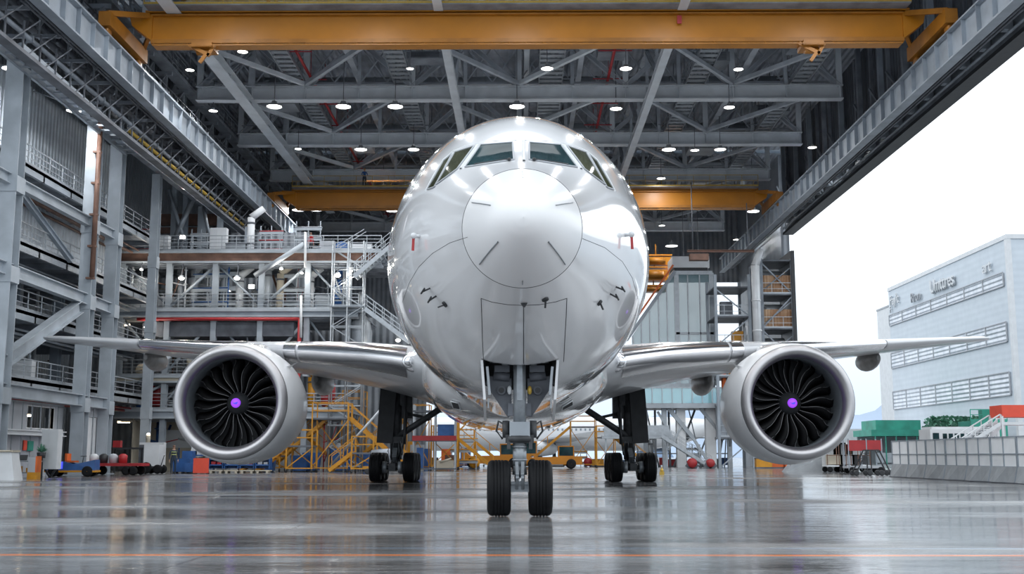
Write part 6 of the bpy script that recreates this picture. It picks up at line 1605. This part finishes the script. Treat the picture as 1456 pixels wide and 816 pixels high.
# barrier pens in a row beside the open side
p_far, p_near = atz(1272, 678, 0), atz(1452, 688, 0)
NB = 7; bp = None
dv = (p_near-p_far); ln = dv.length; ang = math.atan2(dv.y, dv.x); seg = ln/6.0
print('BARR', p_far, p_near, seg)
for k in range(NB):
    P = p_far+dv*(k/6.0)
    lb = 'pale panelled barrier section with grey skirt, %s from the far end' % ORD[k]
    if bp is None:
        T = thing('barrier_section', lb, 'barrier', P, ang, 'pale barriers outside on the right')
        W_ = seg-.06
        MB().box(0, W_, -.06, .06, .72, 1.95).build('upper_panel', plastic_g, T)
        b = MB()
        for x in (0.02, W_*.5, W_-.02): b.beam((x, -.08, .7), (x, -.08, 1.98), .05, .05)
        for z in (.7, 1.25, 1.98): b.beam((0, -.08, z), (W_, -.08, z), .045, .045)
        for x in (0.02, W_*.5, W_-.02): b.beam((x, -.25, 0), (x, -.08, .7), .05, .05); b.beam((x, .25, 0), (x, .08, .7), .05, .05)
        b.build('tube_frame', steel, T)
        b = MB().add([(0, -.26, .04), (W_, -.26, .04), (W_, -.1, .7), (0, -.1, .7), (W_*.33, -.38, .04), (W_*.33, -.12, .7), (W_*.66, -.2, .04), (W_*.66, -.14, .7)], [(0, 4, 5, 3), (4, 6, 7, 5), (6, 1, 2, 7)]); b.build('skirt', tarp, T)
        MB().box(0, W_, -.3, .3, 0, .05).build('base_rail', steel_d, T)
        bp = T
    else: dup(bp, P, None, lb)
# red-topped steps trolley on the apron
T = thing('wheel_trolley', 'dark step trolley with wheels and red sign on the apron', 'trolley', (gx(1236, 68), 68, 0))
b = MB()
for yy in (-.4, .4): b.beam((-.9, yy, .2), (-.2, yy, 1.5), .07, .07).beam((-.2, yy, 1.5), (.5, yy, 1.5), .07, .07).beam((.5, yy, 1.5), (1.1, yy, .2), .07, .07).beam((0, yy, .2), (0, yy, 1.5), .06, .06)
for k in range(4): b.box(-.85+k*.17, -.6+k*.17, -.4, .4, .4+k*.3, .44+k*.3)
b.build('steps', darkm, T); b = MB()
for x in (-.9, -.1, .6, 1.15):
    for yy in (-.4, .4): wheel(b, (x, yy, .17), .17, .12, 'Y')
b.build('castors', darkm, T)
T = thing('wagon_frame', 'red-topped open wagon frame behind the step trolley', 'wagon', (gx(1233, 76), 76, 0))
b = MB()
for x in (-1.2, 0, 1.0):
    for yy in (0, 1.2): b.beam((x, yy, .2), (x, yy, 2.3), .07, .07)
b.build('frame', steel, T); MB().box(-1.25, 1.05, -.03, 0, 1.5, 2.2).build('red_board', redm, T)
MB().box(-1.3, 1.1, 0, 1.2, .35, .5).build('deck', greyp, T); b = MB(); wheel(b, (-1, 0, .22), .22, .14, 'Y'); wheel(b, (.9, 0, .22), .22, .14, 'Y'); wheel(b, (-1, 1.2, .22), .22, .14, 'Y'); wheel(b, (.9, 1.2, .22), .22, .14, 'Y'); b.build('wheels', rubber, T)
for k in range(3):
    T = thing('baggage_cart', 'white caged baggage cart right of the right engine, %s from the left' % ORD[k], 'baggage cart', (gx(1190+k*17, 82), 82, 0), 0, 'baggage carts by the apron')
    MB().box(-.7, .7, 0, 1.4, .4, .5).box(-.7, .7, 0, 1.4, 2.0, 2.1).box(-.7, .7, 1.36, 1.4, .5, 2.0).build('cage', whitep, T)
    b = MB()
    for x in (-.68, 0, .68): b.beam((x, 0, .5), (x, 0, 2.0), .05, .05)
    b.beam((-.7, 0, 1.2), (.7, 0, 1.2), .05, .05); b.build('bars', rust, T)
    b = MB(); wheel(b, (-.5, 0, .2), .2, .14, 'Y'); wheel(b, (.5, 0, .2), .2, .14, 'Y'); wheel(b, (-.5, 1.4, .2), .2, .14, 'Y'); wheel(b, (.5, 1.4, .2), .2, .14, 'Y'); b.build('wheels', rubber, T)
    MB().cbox((0, .7, .9), (1.0, .8, .7)).build('load', [beige, greyp, darkm][k], T)
b = MB().add([(-2.2, 0, 0), (2.0, 0, 0), (2.0, 1.5, 0), (-2.2, 1.5, 0), (-1.2, .3, 1.3), (-.2, .4, .7), (.9, .4, 1.6), (1.7, .3, 1.4), (-1.2, 1.2, 1.2), (1.2, 1.2, 1.4)], [(0, 1, 7, 6, 5, 4), (1, 2, 9, 7), (2, 3, 8, 9), (3, 0, 4, 8), (4, 5, 8), (5, 9, 8), (5, 6, 9), (6, 7, 9)])
o = b.build('covered_equipment', tarp); o.location = (gx(1160, 84), 84, 0); tag(o, 'grey tarpaulin-covered equipment heap below the right engine', 'tarpaulin heap')

# ================================================================== each wheel, tread, prop and post becomes a part of its own
SPL = {'wheels': 'wheel', 'castors': 'castor', 'props': 'prop', 'posts': 'post', 'treads': 'tread', 'feet': 'foot', 'stair_flight': 'stair_side', 'flight': 'stair_side', 'handrail': None, 'steps': None, 'leg': None, 'cross_brace': 'cross_brace', 'collar': 'collar', 'shelf': 'shelf'}
def split_loose(o, nm):
    me = o.data; n = len(me.vertices); par = list(range(n))
    def find(a):
        while par[a] != a: par[a] = par[par[a]]; a = par[a]
        return a
    for e_ in me.edges:
        a, b_ = find(e_.vertices[0]), find(e_.vertices[1])
        if a != b_: par[a] = b_
    cl = {}
    for i in range(n): cl.setdefault(find(i), []).append(i)
    if not (2 <= len(cl) <= 40): return
    # merge clusters whose boxes overlap (a wheel is made of one lathe, a beam of one box)
    fs = {}
    for p_ in me.polygons: fs.setdefault(find(p_.vertices[0]), []).append(p_)
    for j, (k, vs) in enumerate(cl.items()):
        mp_ = {v: q for q, v in enumerate(vs)}; m2 = bpy.data.meshes.new(nm)
        m2.from_pydata([me.vertices[v].co[:] for v in vs], [], [tuple(mp_[v] for v in p_.vertices) for p_ in fs.get(k, [])])
        for mt in me.materials: m2.materials.append(mt)
        m2.polygons.foreach_set('use_smooth', [p_.use_smooth for p_ in fs.get(k, [])])
        c = bpy.data.objects.new(nm, m2); COL.objects.link(c); c.parent = o.parent; c.location = o.location; c.rotation_euler = o.rotation_euler; c.scale = o.scale
    bpy.data.objects.remove(o)
for o in list(bpy.data.objects):
    base = o.name.split('.')[0]
    if o.type == 'MESH' and o.parent and SPL.get(base) and not o.children: split_loose(o, SPL[base])
